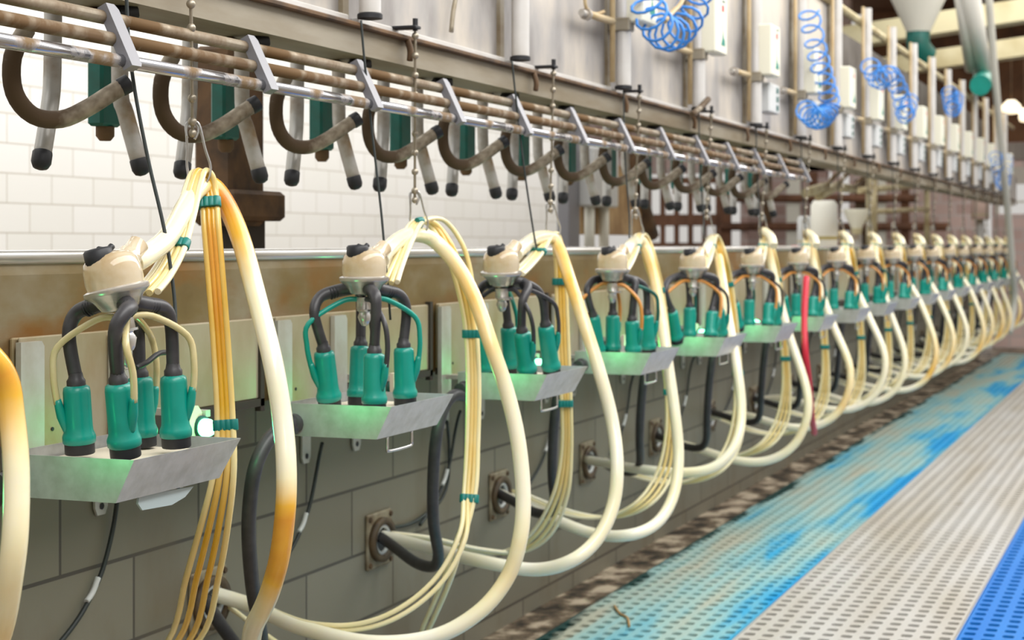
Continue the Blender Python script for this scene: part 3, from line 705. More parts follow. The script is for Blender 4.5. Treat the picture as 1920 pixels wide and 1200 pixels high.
# small steel tag chain and sensor lead hanging under the nearest claw
tagm = MB().tube([at(236, 610, 1.69), at(240, 640, 1.69), at(236, 665, 1.69), at(240, 690, 1.69)], [.006, .009, .006, .010], 6, 2)
part('hanging_clip', tagm, M['wire'], CL[0])
part('sensor_lead', MB().tube([at(254, 690, 1.69), at(275, 680, 1.70), at(300, 662, 1.71), at(328, 662, 1.72)], .005, 8, 4), M['rubber_dark'], CL[0])

# ================================================================== HOOKED BALL CHAINS, CORDS
def hook_pos(k): return Vector((CX - 1.80, 2.935 + .99 * k, EYE + (.07 if k else .13)))
hookpx = [(372, 320), (785, 422), (1037, 432), (1195, 438), (1328, 436)]
def ball_chain(k, label):
    if k < 5: hb = at(hookpx[k][0], hookpx[k][1], 1.80)
    else: hb = hook_pos(k); hb.z = EYE + .052
    top = Vector((XB + .045, hb.y - .12, EYE + .537)) if k else at(357, -60, 1.765)
    hh = .085 if k == 0 else .075
    ht = hb + Vector((-.004, -.015, hh))
    t = thing('ball_chain', label, 'chain', tuple(top), 'ball chains holding up the hoses')
    mb = MB(); n = 9 if k else 7
    P = [top.lerp(ht + Vector((0, 0, -.012)), i / n) for i in range(n + 1)]
    mb.tube(P, .0034, 6, 1)
    for i in range(n): mb.ball(P[i].lerp(P[i + 1], .5), .0092, 10)
    mb.ball(P[-1], .0085, 10)
    part('beads', mb, M['chain'], t)
    R_ = Vector((CT, ST, 0))                     # the loop lies across the hose
    R_ = Vector((.80, .60, 0))
    w_ = .018
    lp = [ht - R_ * .010 + Vector((0, 0, -.022)), ht - R_ * .013 + Vector((0, 0, .004)), ht + Vector((0, 0, .012)), ht + R_ * .013 + Vector((0, 0, .004)),
          (ht + hb) * .5 + R_ * .019, hb + R_ * .024 + Vector((0, 0, .006)), hb + R_ * .016 + Vector((0, 0, -.022)), hb + Vector((0, 0, -.030)), hb - R_ * .016 + Vector((0, 0, -.020)),
          hb - R_ * .022 + Vector((0, 0, .01)), (ht + hb) * .5 - R_ * .016, ht - R_ * .011 + Vector((0, 0, .002)), ht + Vector((0, .004, .010)), ht + R_ * .010 + Vector((0, .004, -.004)), ht + R_ * .002 + Vector((0, .004, -.024))]
    part('wire_hook', MB().tube(lp, .0026, 7, 4), M['wire'], t)
    if k:
        part('bracket', MB().box((XB - .02, top.y - .02, EYE + .529), (XB + .055, top.y + .014, EYE + .537), .002).lathe([(.007, 0), (.007, .03)], top + Vector((0, 0, -.012)), (0, 0, 1), 8), M['rubber_dark'], t)
    return t
CH = []
for k in range(NS):
    if k <= 6:
        CH.append(ball_chain(k, ('nearest grey ball chain with a bright wire hook over a cream hose' if k == 0 else 'ball chain with a wire hook, %s from the left' % ORDN[k])))
    else:
        copy_tree(CH[6], Vector(CH[6].location) + Vector((0, .99 * (k - 6), 0)), None, 'ball chain with a wire hook, %s from the left' % ORDN[k])
cordpx = [[(236, -60, 1.78), (240, 60, 1.78), (252, 165, 1.77), (278, 300, 1.75), (308, 430, 1.72), (325, 540, 1.70), (329, 600, 1.69), (326, 625, 1.69)],
          [(677, 38, 1.765), (684, 120, 1.76), (698, 250, 1.75), (714, 390, 1.73), (722, 480, 1.72), (728, 545, 1.715), (732, 600, 1.71)],
          [(960, 114, 1.765), (968, 190, 1.76), (982, 310, 1.75), (998, 420, 1.74), (1006, 466, 1.735)]]
for k in range(3):
    single('lift_cable', MB().tube([at(*p) for p in cordpx[k]], .0034 if k == 0 else .0028, 6, 5), M['cord'],
           ['thin dark braided cord hanging past the nearest amber bowl', 'thin dark cord from the first lift cylinder to the second milking cluster', 'thin dark cord from the second lift cylinder to the third milking cluster'][k],
           'cord', 'lift cords')
y3 = cyl_y(3)
cd3 = single('lift_cable', MB().tube([(XB + .03, y3, EYE + .53), (XB + .035, y3 + .0, EYE + .3), (XB + .05, y3 + .0, EYE + .1), (XB + .06, y3 - .03, EYE + .02)], .0028, 6, 4), M['cord'],
             'thin dark cord down to the fourth milking cluster', 'cord', 'lift cords', None, (XB + .03, y3, EYE))
for k in range(4, NS):
    copy_tree(cd3, (XB + .03, cyl_y(k), EYE), None, 'thin dark cord down to the %s milking cluster' % ORDN[k])

# ================================================================== MILK HOSES
def hose(k, pts, stain, label, r=.0195):
    P = [p if isinstance(p, Vector) else at(*p) for p in pts]
    t = single('milk_hose', MB().tube(P, r, 14, 7, stain), M['hose'], label, 'hose', 'cream milk hoses', None, tuple(P[len(P) // 2]))
    return t
sock = lambda k: Vector((CX - 2.27, 2.80 + k, EYE - .905))
hose(-1, [(-330, 330, 1.80), (-200, 420, 1.70), (-60, 620, 1.58), (5, 700, 1.55), (22, 780, 1.54), (31, 900, 1.52), (22, 1060, 1.52), (-20, 1230, 1.6), (-140, 1330, 1.75)],
     [.5, .5, .6, .85, .62, .3, .38, .5, .3], 'stained cream milk hose cut by the left edge of the photo', .0185)
hose(0, [(252, 492, 1.70), (272, 480, 1.70), (312, 448, 1.73), (345, 392, 1.77), (368, 356, 1.80), (395, 348, 1.80), (422, 380, 1.77), (452, 450, 1.72), (482, 560, 1.66), (512, 680, 1.60), (530, 790, 1.57), (537, 880, 1.55), (534, 970, 1.55), (518, 1070, 1.58), (480, 1165, 1.66), (400, 1270, 1.85), sock(0)],
     [.25, .25, .3, .3, .4, .75, .95, .72, .3, .22, .2, .24, .85, .8, .2, .15, .1], 'nearest full cream milk hose, amber stained at the hook and low on its bend', .0195)
hose(1, [(714, 488, 1.71), (725, 470, 1.72), (755, 445, 1.77), (785, 440, 1.80), (815, 452, 1.78), (855, 495, 1.72), (890, 560, 1.66), (922, 650, 1.60), (952, 740, 1.56), (972, 830, 1.53), (981, 930, 1.51), (975, 1010, 1.51), (950, 1085, 1.54), (895, 1150, 1.60), (810, 1195, 1.70), (690, 1205, 1.85), (560, 1175, 2.05), (470, 1135, 2.2), (395, 1112, 2.30)],
     [.25, .25, .3, .35, .35, .5, .62, .5, .3, .2, .2, .35, .45, .3, .1, .15, .2, .2, .1], 'cream milk hose of the second cluster sweeping to the bottom edge')
hose(2, [(967, 478, 1.73), (978, 465, 1.74), (1005, 446, 1.78), (1035, 446, 1.80), (1050, 470, 1.77), (1070, 530, 1.70), (1095, 605, 1.64), (1125, 700, 1.58), (1148, 790, 1.54), (1157, 870, 1.51), (1150, 945, 1.51), (1120, 1010, 1.54), (1070, 1052, 1.60), (1000, 1068, 1.72), (900, 1052, 1.9), (800, 1026, 2.12), (715, 1005, 2.29)],
     [.25, .25, .3, .35, .55, .72, .5, .3, .2, .22, .3, .3, .15, .1, .2, .1, .1], 'cream milk hose of the third cluster, looping low before the round wall socket')
hose(3, [(1172, 478, 1.74), (1180, 462, 1.75), (1192, 452, 1.80), (1205, 455, 1.80), (1222, 500, 1.76), (1238, 580, 1.71), (1252, 680, 1.66), (1266, 780, 1.62), (1272, 860, 1.60), (1262, 930, 1.60), (1232, 980, 1.63), (1180, 1003, 1.7), (1110, 1000, 1.85), (1020, 965, 2.05), (935, 925, 2.29)],
     [.25, .25, .3, .45, .6, .4, .3, .25, .3, .35, .2, .1, .2, .1, .1], 'cream milk hose of the fourth cluster, hanging straight behind its tubes')
hose(4, [(1320, 480, 1.74), (1328, 460, 1.75), (1335, 448, 1.80), (1343, 455, 1.80), (1352, 510, 1.76), (1366, 600, 1.68), (1382, 690, 1.61), (1390, 770, 1.58), (1380, 830, 1.58), (1345, 872, 1.64), (1290, 886, 1.75), (1200, 880, 1.95), (1100, 862, 2.275)],
     [.25, .25, .4, .55, .55, .3, .2, .35, .3, .15, .3, .1, .1], 'cream milk hose of the fifth cluster, ending by the grey wall behind black hose')
def hose_generic(k, Db, zb):
    y = 2.935 + .99 * k; z = lambda q: EYE + q
    P = [Vector((CX - 1.72, y - .14, z(-.01))), Vector((CX - 1.74, y - .10, z(.03))), Vector((CX - 1.78, y - .05, z(.055))), Vector((CX - 1.80, y + .01, z(.05))), Vector((CX - 1.785, y + .035, z(-.02))),
         Vector((CX - 1.74, y + .01, z(-.20))), Vector((CX - Db - .11, y - .04, z(-.40))), Vector((CX - Db, y - .13, z(zb + .30))), Vector((CX - Db - .03, y - .16, z(zb + .12))),
         Vector((CX - Db - .14, y - .18, z(zb + .02))), Vector((CX - Db - .3, y - .18, z(zb))), Vector((CX - 2.1, y - .15, z(zb + .05))), Vector((CX - 2.29, y - .12, z(-.905)))]
    a = random.random() * .5
    st = [.25, .25, .4, .5, .5, .3, .2, .25 + a * .6, .25 + a, .15, .15, .2, .1]
    hose(k, P, st, 'cream milk hose of the %s cluster from the left, looping above the blue mat' % ORDN[k] if k < NS - 1 else 'farthest cream milk hose, looping at the end of the row')
for k in range(5, NS): hose_generic(k, random.uniform(1.50, 1.58), random.uniform(-1.0, -.93))
single('red_hose', MB().tube([at(1512, 520, 1.66), at(1508, 600, 1.64), at(1510, 660, 1.62), at(1517, 720, 1.62), at(1522, 780, 1.66), at(1527, 812, 1.7)], .015, 10, 5), M['red'], 'bright red hose hanging at the seventh cluster', 'hose')

# ================================================================== PULSE TUBE BUNDLES with teal clips
def bundle(label, paths, clips, mats=None, r=.0064):
    """paths: list of (points, stain); clips: list of (point, direction, width)"""
    P0 = paths[0][0][len(paths[0][0]) // 2]
    t = thing('pulse_tube_bundle', label, 'tube bundle', tuple(P0), 'bundles of pulse tubes')
    for pts, st in paths: part('tube', MB().tube(pts, r, 8, 6, st), M['pulse'], t)
    for c, d, sx_ in clips:
        d = Vector(d).normalized(); e1 = Vector(sx_).normalized(); e1 = (e1 - d * e1.dot(d)).normalized(); e2 = d.cross(e1)
        mb = MB(); L = .0105
        q = []
        for i in range(4):
            mb.lathe([(.0092, -L), (.0100, -L + .002), (.0100, L - .002), (.0092, L)], c + e1 * ((i - 1.5) * .0100), d, 12)
        part('clip', mb, M['clip'], t)
    return t
def fan(pts, sx_, pitch=.0112, st=None, spread=None):
    sx_ = Vector(sx_).normalized(); out = []
    for i in range(4):
        P = [];
        for j, p in enumerate(pts):
            f = spread[j] if spread else 1.0
            P.append(p + sx_ * ((i - 1.5) * pitch * f) + Vector((0, 0, .0012 * ((i % 2) * 2 - 1))))
        out.append((P, [max(0, s_ + (.12 if i in (1, 2) else -.1)) for s_ in st] if st else None))
    return out
RV = (.90, .43, 0)
p0 = [at(*q) for q in [(272, 548, 1.70), (300, 518, 1.715), (328, 468, 1.735), (348, 405, 1.76), (362, 350, 1.785), (373, 322, 1.80), (386, 330, 1.795), (392, 360, 1.79), (396, 420, 1.77), (406, 540, 1.75), (415, 660, 1.735), (422, 790, 1.72), (420, 880, 1.715), (405, 970, 1.74), (380, 1080, 1.8), (345, 1200, 1.9), (240, 1290, 2.1)]]
st0 = [.3, .3, .3, .32, .4, .55, .6, .65, .7, .78, .72, .55, .45, .55, .62, .5, .3]
bundle('nearest bundle of amber and clear pulse tubes with teal clips beside the nearest tray', fan(p0, RV, st=st0, spread=[1.3, 1.1, 1, .9, .8, .7, .7, .75, .8, .8, .8, .85, 1.1, 1.5, 1.9, 1.9, 1.2]),
       [(at(332, 457, 1.738), p0[3] - p0[2], RV), (at(391, 380, 1.782), p0[8] - p0[7], RV), (at(423, 797, 1.72), p0[11] - p0[10], RV)])
p1a = [at(*q) for q in [(728, 530, 1.70), (742, 495, 1.72), (762, 450, 1.76), (785, 415, 1.80), (815, 420, 1.795), (848, 470, 1.75), (872, 550, 1.72), (884, 625, 1.71), (888, 720, 1.70), (886, 830, 1.69), (880, 930, 1.68)]]
st1 = [.25, .25, .25, .35, .4, .55, .5, .45, .42, .42, .4]
pa = fan(p1a, RV, st=st1, spread=[1.2, 1, .9, .8, .9, 1, .9, .8, .8, .8, .8], pitch=.0115)
t1 = [at(*q) for q in [(862, 1000, 1.68), (820, 1080, 1.72), (750, 1140, 1.8), (670, 1170, 1.9), (580, 1168, 2.02), (500, 1140, 2.15), (410, 1105, 2.29)]]
t2 = [at(*q) for q in [(850, 1030, 1.7), (830, 1090, 1.74), (795, 1170, 1.85), (760, 1240, 2.0), (600, 1250, 2.15), (420, 1130, 2.28)]]
for i in range(4):
    tail = t1 if i in (0, 1) else t2
    pa[i] = (pa[i][0] + [p + Vector(RV) * ((i % 2) * .014) + Vector((0, 0, -.012 * (i % 2))) for p in tail], pa[i][1] + [.25] * len(tail))
# one tube arches higher over the hook
hp = pa[3][0]; hp[4] = at(835, 415, 1.79); hp[5] = at(872, 470, 1.75); hp[6] = at(890, 560, 1.72)
bundle('pulse tube bundle of the second cluster, one tube arching high, with three teal clips', pa,
       [(at(783, 424, 1.795), Vector((.2, .8, .1)), (.5, -.1, .9)), (at(884, 626, 1.71), (0, 0, 1), RV), (at(880, 935, 1.68), p1a[10] - p1a[9], RV)])
p2 = [at(*q) for q in [(968, 515, 1.72), (985, 500, 1.73), (1008, 474, 1.76), (1030, 440, 1.80), (1042, 445, 1.80), (1050, 490, 1.79), (1053, 560, 1.78), (1056, 660, 1.77), (1062, 760, 1.76), (1062, 850, 1.77), (1050, 930, 1.80), (1015, 1000, 1.88), (960, 1035, 2.0), (880, 1030, 2.1), (800, 1010, 2.17), (725, 1000, 2.27)]]
bundle('pulse tube bundle of the third cluster, falling behind its tray', fan(p2, RV, st=[.2, .2, .25, .35, .5, .6, .55, .5, .45, .4, .35, .2, .2, .2, .2, .2], spread=[1.1, 1, .9, .7, .7, .8, .9, 1, .8, .9, 1.4, 2, 2.2, 1.8, 1.2, .8]),
       [(at(1010, 471, 1.76), p2[3] - p2[2], RV), (at(1050, 528, 1.785), (0, 0, 1), RV), (at(1060, 757, 1.76), (0, 0, 1), RV)])
p3 = [at(*q) for q in [(1165, 512, 1.72), (1178, 490, 1.74), (1190, 462, 1.77), (1200, 440, 1.80), (1210, 452, 1.80), (1220, 490, 1.78), (1234, 545, 1.77), (1246, 640, 1.75), (1256, 735, 1.74), (1258, 820, 1.74), (1245, 890, 1.76), (1205, 945, 1.82), (1140, 970, 1.95), (1060, 960, 2.1), (960, 920, 2.28)]]
B3 = bundle('pulse tube bundle of the fourth cluster, with a teal clip below its tray', fan(p3, RV, st=[.2, .2, .25, .35, .5, .6, .55, .5, .45, .4, .35, .3, .3, .2, .2], spread=[1, 1, .9, .8, .9, 1.2, 1, 1, .8, 1.2, 1.8, 2, 2, 1.6, 1]),
            [(at(1190, 462, 1.77), p3[3] - p3[2], RV), (at(1234, 545, 1.77), (.1, .1, -1), RV), (at(1256, 735, 1.74), (0, 0, 1), RV)])
for k in range(4, NS):
    copy_tree(B3, Vector(B3.location) + Vector((random.uniform(0, .03), .985 * (k - 3) + random.uniform(-.02, .02), 0)), None,
              'yellowed pulse tube bundle of the %s cluster from the left' % ORDN[k] if k < NS - 1 else 'farthest pulse tube bundle, at the end of the row')

# ================================================================== DRAIN HOSES, WALL SOCKETS, WALL CABLES, LAMPS
def drain(pts, label, k):
    P = [at(*q) for q in pts]
    return single('drain_hose', MB().tube(P, .0165, 12, 6), M['rubber'], label, 'hose', 'black drain hoses from the trays', None, tuple(P[0]))
drain([(64, 906, 1.83), (40, 908, 1.84), (10, 920, 1.86), (-30, 960, 1.9), (-70, 1050, 1.95), (-80, 1200, 2.0), (-100, 1300, 2.2)], 'black drain hose at the left edge, joined to the nearest tray', 0)
drain([(553, 801, 1.83), (530, 803, 1.84), (500, 830, 1.85), (478, 880, 1.86), (468, 950, 1.88), (467, 1020, 1.90), (475, 1110, 1.93), (490, 1200, 1.98), (470, 1240, 2.08), (420, 1180, 2.2), (385, 1125, 2.28)], 'black drain hose curving down from the second tray', 1)
d2 = drain([(868, 742, 1.83), (850, 742, 1.84), (832, 765, 1.85), (818, 820, 1.86), (812, 900, 1.88), (813, 980, 1.90), (822, 1040, 1.93), (812, 1062, 1.97), (780, 1055, 2.06), (745, 1030, 2.17), (715, 1008, 2.28)], 'black drain hose from the third tray to the round wall socket', 2)
for k in range(3, NS):
    copy_tree(d2, Vector(d2.location) + Vector((random.uniform(-.02, .02), .995 * (k - 2), random.uniform(0, .03))), None, 'black drain hose from the %s tray' % ORDN[k])
def socket():
    c = at(712, 1010, 2.295); c.x = 0
    t = thing('wall_socket', '', 'socket', tuple(c), 'round hose sockets in the block wall')
    pl = MB().box((0, c.y - .095, c.z - .085), (.012, c.y + .075, c.z + .085), .004)
    part('plate', pl, M['socket'], t)
    for sy in (-.082, .062):
        for sz in (-.07, .07): part('screw', MB().lathe([(.009, 0), (.007, .006)], (.012, c.y + sy, c.z + sz), (1, 0, 0), 8), M['rust'], t)
    def ringm(r0, r1, h):
        mb = MB(); N = 26; vs = []
        for (r, x) in ((r1, .010), (r1, h), (r0, h), (r0, .010)):
            for i in range(N):
                a = 2 * math.pi * i / N; vs.append((x, c.y - .01 + r * 1.2 * math.cos(a), c.z + r * math.sin(a)))
        return mb.add(vs, [(j * N + i, j * N + (i + 1) % N, ((j + 1) % 4) * N + (i + 1) % N, ((j + 1) % 4) * N + i) for j in range(4) for i in range(N)], True)
    part('ring', ringm(.048, .068, .028), M['ring'], t)
    part('sleeve', ringm(.036, .047, .022), M['grey_box'], t)
    part('hole', MB().lathe([(.038, .0), (.038, .0135)], (0, c.y - .01, c.z), (1, 0, 0), 20), M['rubber_dark'], t)
    return t
S1 = socket(); S1['label'] = 'round hose socket on its square plate under the second tray, second from the left'
copy_tree(S1, Vector(S1.location) + Vector((0, -1.0, 0)), None, 'round hose socket nearest the left, at the bottom edge, hoses crossing it')
for k in range(2, NS): copy_tree(S1, Vector(S1.location) + Vector((0, 1.0 * (k - 1), 0)), None, 'round hose socket in the block wall, %s from the left' % ORDN[k])
def wcable():
    P = [at(*q) for q in [(222, 920, 2.25), (219, 945, 2.27), (213, 985, 2.285), (203, 1030, 2.285), (190, 1075, 2.285), (172, 1115, 2.285), (150, 1155, 2.285), (118, 1198, 2.285), (70, 1250, 2.285)]]
    t = thing('wall_cable', '', 'cable', tuple(P[3]), 'dark cables down the block wall')
    part('lead', MB().tube(P, .0055, 8, 5), M['cable'], t)
    part('sleeve', MB().tube([at(184, 1083, 2.285), at(174, 1110, 2.285), at(162, 1128, 2.285)], .0068, 8, 4), M['grey_box'], t, 'pale sleeve')
    return t
W0 = wcable(); W0['label'] = 'dark cable with a pale sleeve below the nearest tray'
for k in range(1, NS): copy_tree(W0, Vector(W0.location) + Vector((0, 1.0 * k, .0)), None, 'dark cable with a pale sleeve on the wall below the %s tray' % ORDN[k])
single('wall_cable', MB().tube([at(720, 990, 2.29), at(760, 985, 2.288), (at(790, 970, 2.288)), at(825, 940, 2.288), at(840, 900, 2.288), at(842, 840, 2.288), at(838, 790, 2.27)], .0055, 8, 5), M['cable'],
       'dark cable curving from the second wall socket up beside the black drain hose', 'cable', 'dark cables down the block wall')
# status lamps: green, lit
m, n, l, b = newmat('green_lamp'); b.inputs['Base Color'].default_value = (.5, 1, .7, 1)
b.inputs['Emission Color'].default_value = (.12, 1, .36, 1); b.inputs['Emission Strength'].default_value = 9
M['lamp'] = m
m, n, l, b = newmat('warm_lamp'); b.inputs['Emission Color'].default_value = (1, .82, .52, 1); b.inputs['Emission Strength'].default_value = 1.5
M['warm'] = m
def led():
    c = at(388, 802, 1.86)
    t = thing('status_lamp', '', 'lamp', tuple(c), 'green status lamps below the trough')
    part('housing', MB().lathe([(.024, -.05), (.024, -.012), (.020, -.008)], c, (.97, -.25, 0), 16), M['teal_dark'], t)
    part('bracket', MB().prism([c + Vector((-.03, -.045, .045)), c + Vector((-.03, -.005, .045)), c + Vector((-.03, .012, .03)), c + Vector((-.03, .005, -.03)), c + Vector((-.03, -.04, -.03))], (.012, 0, 0)), M['insert'], t, 'cream bracket')
    part('arm', MB().box((XA - .005, c.y + .012, c.z + .02), (c.x - .01, c.y + .030, c.z + .034)), M['fin'], t)
    part('lens', MB().lathe([(.0185, -.008), (.0185, .004), (.015, .013), (.008, .0185), (.002, .020)], c, (.97, -.25, 0), 18), M['lamp'], t)
    lt = bpy.data.lights.new('lamp_light', 'POINT'); lt.energy = 0.40; lt.color = (.05, 1, .25); lt.shadow_soft_size = .02
    lo = bpy.data.objects.new('lamp_light', lt); COL.objects.link(lo); lo.parent = t; lo.location = (.06, .03, -.015)
    return t
L0 = led(); L0['label'] = 'green lit status lamp right of the nearest tray'
copy_tree(L0, Vector(L0.location) + Vector((0, -.99, 0)), None, 'green status lamp left of the nearest tray, hidden beyond the left edge')
for k in range(1, NS):
    c = copy_tree(L0, Vector(L0.location) + Vector((0, .985 * k, .0)), None, 'green status lamp behind the %s milking cluster' % ORDN[k])
    if k > 5:
        for ch in list(c.children):
            if ch.type == 'LIGHT': bpy.data.objects.remove(ch)

# ================================================================== PLATFORM POSTS AND FAR CLUTTER
def at2(u, v, y):
    """the point seen at (u, v) on the cross plane at distance y along the row"""
    q = (2210 - u) / FPX * CT; D = q * CT * y / (1 - q * ST)
    return at(u, v, D)
def post(u0, u1, vb, D, label):
    a, b_ = at(u0, 300, D), at(u1, 300, D); X = CX - D
    t = thing('platform_post', label, 'post', (X, (a.y + b_.y) / 2, 1.32), 'rusty posts on the cow platform')
    w_ = abs(b_.y - a.y) * .5; c = Vector((X, (a.y + b_.y) / 2, 0))
    return t, c, w_
t, c, w_ = post(372, 492, 465, 2.5, 'thick rusty post with a clamped collar behind the nearest hook')
part('shaft', MB().box((c.x - .06, c.y - .105, EYE + .05), (c.x + .06, c.y + .085, EYE + .55), .01), M['rust'], t)
part('collar', MB().box((c.x - .09, c.y - .12, EYE + .065), (c.x + .09, c.y + .16, EYE + .15), .012), M['rust'], t)
part('stem', MB().box((c.x - .04, c.y - .03, 1.31), (c.x + .04, c.y + .125, EYE + .07), .004), M['dark_trim'], t)
part('side_pin', MB().tube([(c.x + .05, c.y - .16, EYE + .085), (c.x + .05, c.y + .02, EYE + .085)], .016, 8, 1), M['rust'], t)
# board and white case at the tile wall's end
c = at(1130, 400, 3.0)
t = thing('junction_board', 'tan board with white pipes and a white case behind the third hook', 'board', (c.x, c.y, 1.32))
part('board', MB().box((c.x - .03, c.y - .35, 1.45), (c.x, c.y + .75, 1.85), .004), simple('tan_board', S(186, 156, 112), .7, c2=S(150, 118, 78), scale=5), t)
part('case', MB().box((c.x, c.y - .45, 1.60), (c.x + .1, c.y - .02, 1.92), .01), M['grey_box'], t)
for i, yy in enumerate((-.35, -.1)): part('pipe', MB().tube([(c.x + .04, c.y + yy, 1.32), (c.x + .04, c.y + yy, 1.62)], .028, 10, 1), M['white'], t)
part('post', MB().box((c.x - .05, c.y - .62, 1.32), (c.x + .02, c.y - .45, 2.4), .006), M['plate_end'], t)
part('brace', MB().tube([(c.x, c.y + .3, 2.1), (c.x, c.y + .95, 1.45)], .05, 8, 1), M['rust'], t)
# boarded gate far behind, with daylight between its slats
y = 20.5
gt = thing('slatted_gate', 'brown wooden slatted gate with white daylight between its slats', 'gate', (at2(1265, 400, y).x, y, 1.32), None)
M['wood'] = simple('brown_wood', S(132, 92, 68), .7, c2=S(98, 66, 48), scale=6, stretch=(1, 1, .3))
for v0, v1 in ((402, 424), (333, 346), (455, 470)):
    a, b_ = at2(1180, v1, y), at2(1345, v0 + 6, y); part('crossbar', MB().box((a.x, y - .04, a.z), (b_.x, y - .01, at2(1265, v0, y).z)), M['wood'], gt)
for i in range(7):
    a, b_ = at2(1186 + i * 26, 466, y), at2(1195 + i * 26, 300, y); part('slat', MB().box((a.x, y - .01, a.z), (b_.x, y + .02, b_.z)), M['wood'], gt)
# white containers on the platform
def bucket(u, v0, v1, D, wpx, label, mat, base_mat=None, fun=False):
    lo, hi = at(u, v1, D), at(u, v0, D); d = (hi.z - lo.z); r = wpx / 2 * (FPX * D / (CT * (2210 - u))) / FPX
    t = thing('container', label, 'container', tuple(lo))
    pr = [(r * .92, 0), (r, d * .06), (r, d * .9), (r * .8, d)] if not fun else [(r * .35, 0), (r * .45, d * .3), (r * .98, d * .85), (r, d)]
    part('vessel', MB().lathe(pr, lo, (0, 0, 1), 20), mat, t)
    if lo.z > 1.36: part('stand', MB().lathe([(r * .5, 1.32 - lo.z), (r * .4, .005)], lo, (0, 0, 1), 12), M['leg'], t)
    part('band', MB().lathe([(pr[0][0] * 1.02, 0), (pr[1][0] * 1.02, d * .25)], lo, (0, 0, 1), 20), base_mat or M['yellow_beam'], t)
    return t
M['yellow_liquid'] = simple('yellow_band', S(186, 170, 96), .5)
bucket(1545, 376, 466, 2.35, 50, 'big white drum with a yellowish base on the platform behind the eighth cluster', M['white'], M['yellow_liquid'])
bucket(1512, 405, 466, 2.5, 34, 'pale grey can left of the white drum on the platform', M['grey_box'])
bucket(1606, 392, 440, 2.5, 48, 'pale funnel shaped vessel right of the white drum', M['cream_box'], None, True)
bucket(1838, 370, 412, 2.2, 34, 'pinkish tub near the far end of the row', simple('pink_tub', S(198, 172, 160), .6))
rb = at(1490, 462, 2.1)
rd = single('red_bowl', MB().lathe([(.05, 0), (.055, .01), (.045, .03), (.02, .045)], (rb.x, rb.y, 1.345), (0, 0, 1), 14), M['red'], 'small red bowl lying on the trough rim before the seventh cluster', 'bowl')
# pale gate tubes and posts above the far platform
g0, g1 = at(1634, 322, 2.5), at(1634, 400, 2.5)
t = thing('pale_gate', 'cream tube gate crossing the far platform right of the white drum', 'gate', (g1.x, g1.y, 1.32))
part('upright', MB().tube([(g1.x, g1.y, g0.z), (g1.x, g1.y, 1.32)], .05, 10, 1), M['pale_gate'], t)
for v, v2, r_ in ((357, 346, .03), (398, 392, .025)):
    part('tube', MB().tube([at(1612, v, 2.5), at(1740, v2, 2.5)], r_, 10, 1), M['pale_gate'], t)
g2 = at(1738, 346, 2.5)
part('upright', MB().tube([(g2.x, g2.y, g2.z), (g2.x, g2.y, 1.32)], .03, 10, 1), M['pale_gate'], t)
for (a_, b_), lab in (([(1510, 362, 2.1), (1548, 350, 2.1)], 'slanted cream tube hanging from the beam above the eighth cluster'),
                      ([(1535, 368, 2.1), (1570, 348, 2.1)], 'second slanted cream tube hanging right of the first one'),
                      ([(1575, 352, 2.1), (1600, 354, 2.1)], 'short level cream tube hanging above the ninth cluster')):
    a_, b_ = at(*a_), at(*b_)
    t = thing('hanging_tube', lab, 'tube', tuple(b_), 'cream tubes hanging from the beam')
    part('tube', MB().tube([a_, b_], .03, 10, 1), M['pale_gate'], t)
    part('hanger', MB().tube([b_, b_ + Vector((.1, 0, .1)), (CX - 1.90, b_.y, EYE + .452)], .014, 8, 3), M['rail_dirty'], t)
for i in range(9):
    u = 1352 + i * 43; a = at2(u, 466, 21.5)
    single('fence_post', MB().box((a.x - .05, 21.5, 1.32), (a.x + (.05 if i % 3 else .12), 21.58, 2.2 + .1 * (i % 3)), .01), [M['wood'], M['brick'], M['rust'], M['white']][i % 4],
           '%s fence post on the far platform, %s from the slatted gate' % (['brown', 'pinkish', 'rusty', 'white'][i % 4], ORDN[i]), 'post', 'fence posts on the far platform')
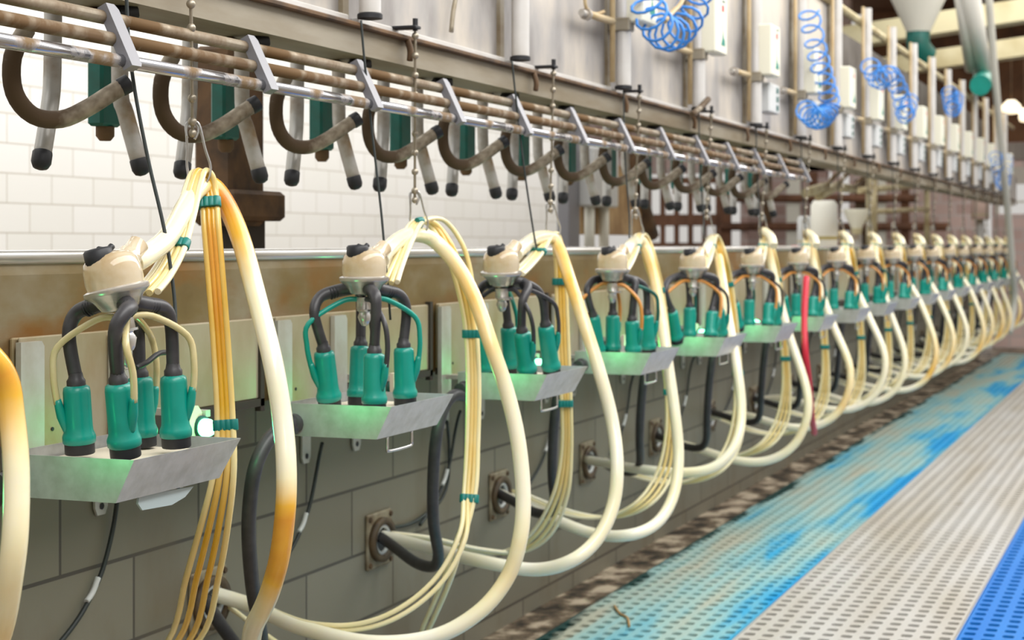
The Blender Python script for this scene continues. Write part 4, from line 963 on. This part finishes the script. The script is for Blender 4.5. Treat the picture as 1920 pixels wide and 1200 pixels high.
for i, (v0, u0, u1) in enumerate(((372, 1345, 1720), (425, 1345, 1780))):
    a, b_ = at2(u0, v0, 21.46), at2(u1, v0, 21.46)
    single('fence_bar', MB().tube([a, b_], .05, 8, 1), M['wood'], ['upper', 'lower'][i] + ' brown bar of the far platform fence', 'bar', 'bars of the far fence')
# pole and things at the end of the row
single('end_pole', MB().tube([at(1853, -20, 1.55), at(1866, 150, 1.55), at(1880, 300, 1.55), at(1892, 420, 1.55), at(1898, 500, 1.55), at(1902, 560, 1.56), at(1893, 625, 1.6)], .034, 10, 4), M['hopper'], 'tall pale pole leaning at the end of the row', 'pole')
def far(name, pts, r, mat, label, cat): return single(name, MB().tube([at(*q) for q in pts], r, 12, 1), mat, label, cat)
far('feed_duct', [(1818, -20, 1.75), (1842, 136, 1.75)], .088, M['duct'], 'wide white slanting duct at top right', 'duct')
far('feed_duct', [(1796, -20, 1.85), (1818, 130, 1.85)], .045, M['duct'], 'narrow white slanting duct beside the wide one', 'duct')
single('duct_elbow', MB().tube([at(1842, 132, 1.75), at(1844, 148, 1.74), at(1838, 160, 1.68)], .095, 12, 4), M['teal'], 'teal elbow at the foot of the white ducts', 'elbow')
c = at(1722, 60, 2.2)
t = thing('feed_hopper', 'pale feed hopper with a dark teal outlet hanging at top right', 'hopper', tuple(c))
part('funnel', MB().lathe([(.11, 0), (.12, .03), (.30, .42), (.32, .7)], c, (0, 0, 1), 20), M['hopper'], t)
part('outlet', MB().tube([c + Vector((0, 0, .03)), c + Vector((0, 0, -.12)), c + Vector((.06, .08, -.22))], .105, 14, 4), M['teal_dark'], t)
for u, v, r_, lab in ((1896, 203, .125, 'larger warm glowing lamp under the far roof'), (1921, 218, .07, 'smaller warm glowing lamp cut by the right edge')):
    c = at2(u, v, 22.0)
    t = thing('ceiling_lamp', lab, 'lamp', tuple(c), 'warm lamps under the far roof')
    part('bulb', MB().lathe([(.03, -.07), (r_ * .8, -.06), (r_, -.02), (r_ * .9, .04), (r_ * .4, .1)], c, (0, 0, 1), 16), M['warm'], t)
    part('rod', MB().tube([c + Vector((0, 0, .1)), (c.x, c.y, 4.14)], .01, 6, 1), M['rust'], t)
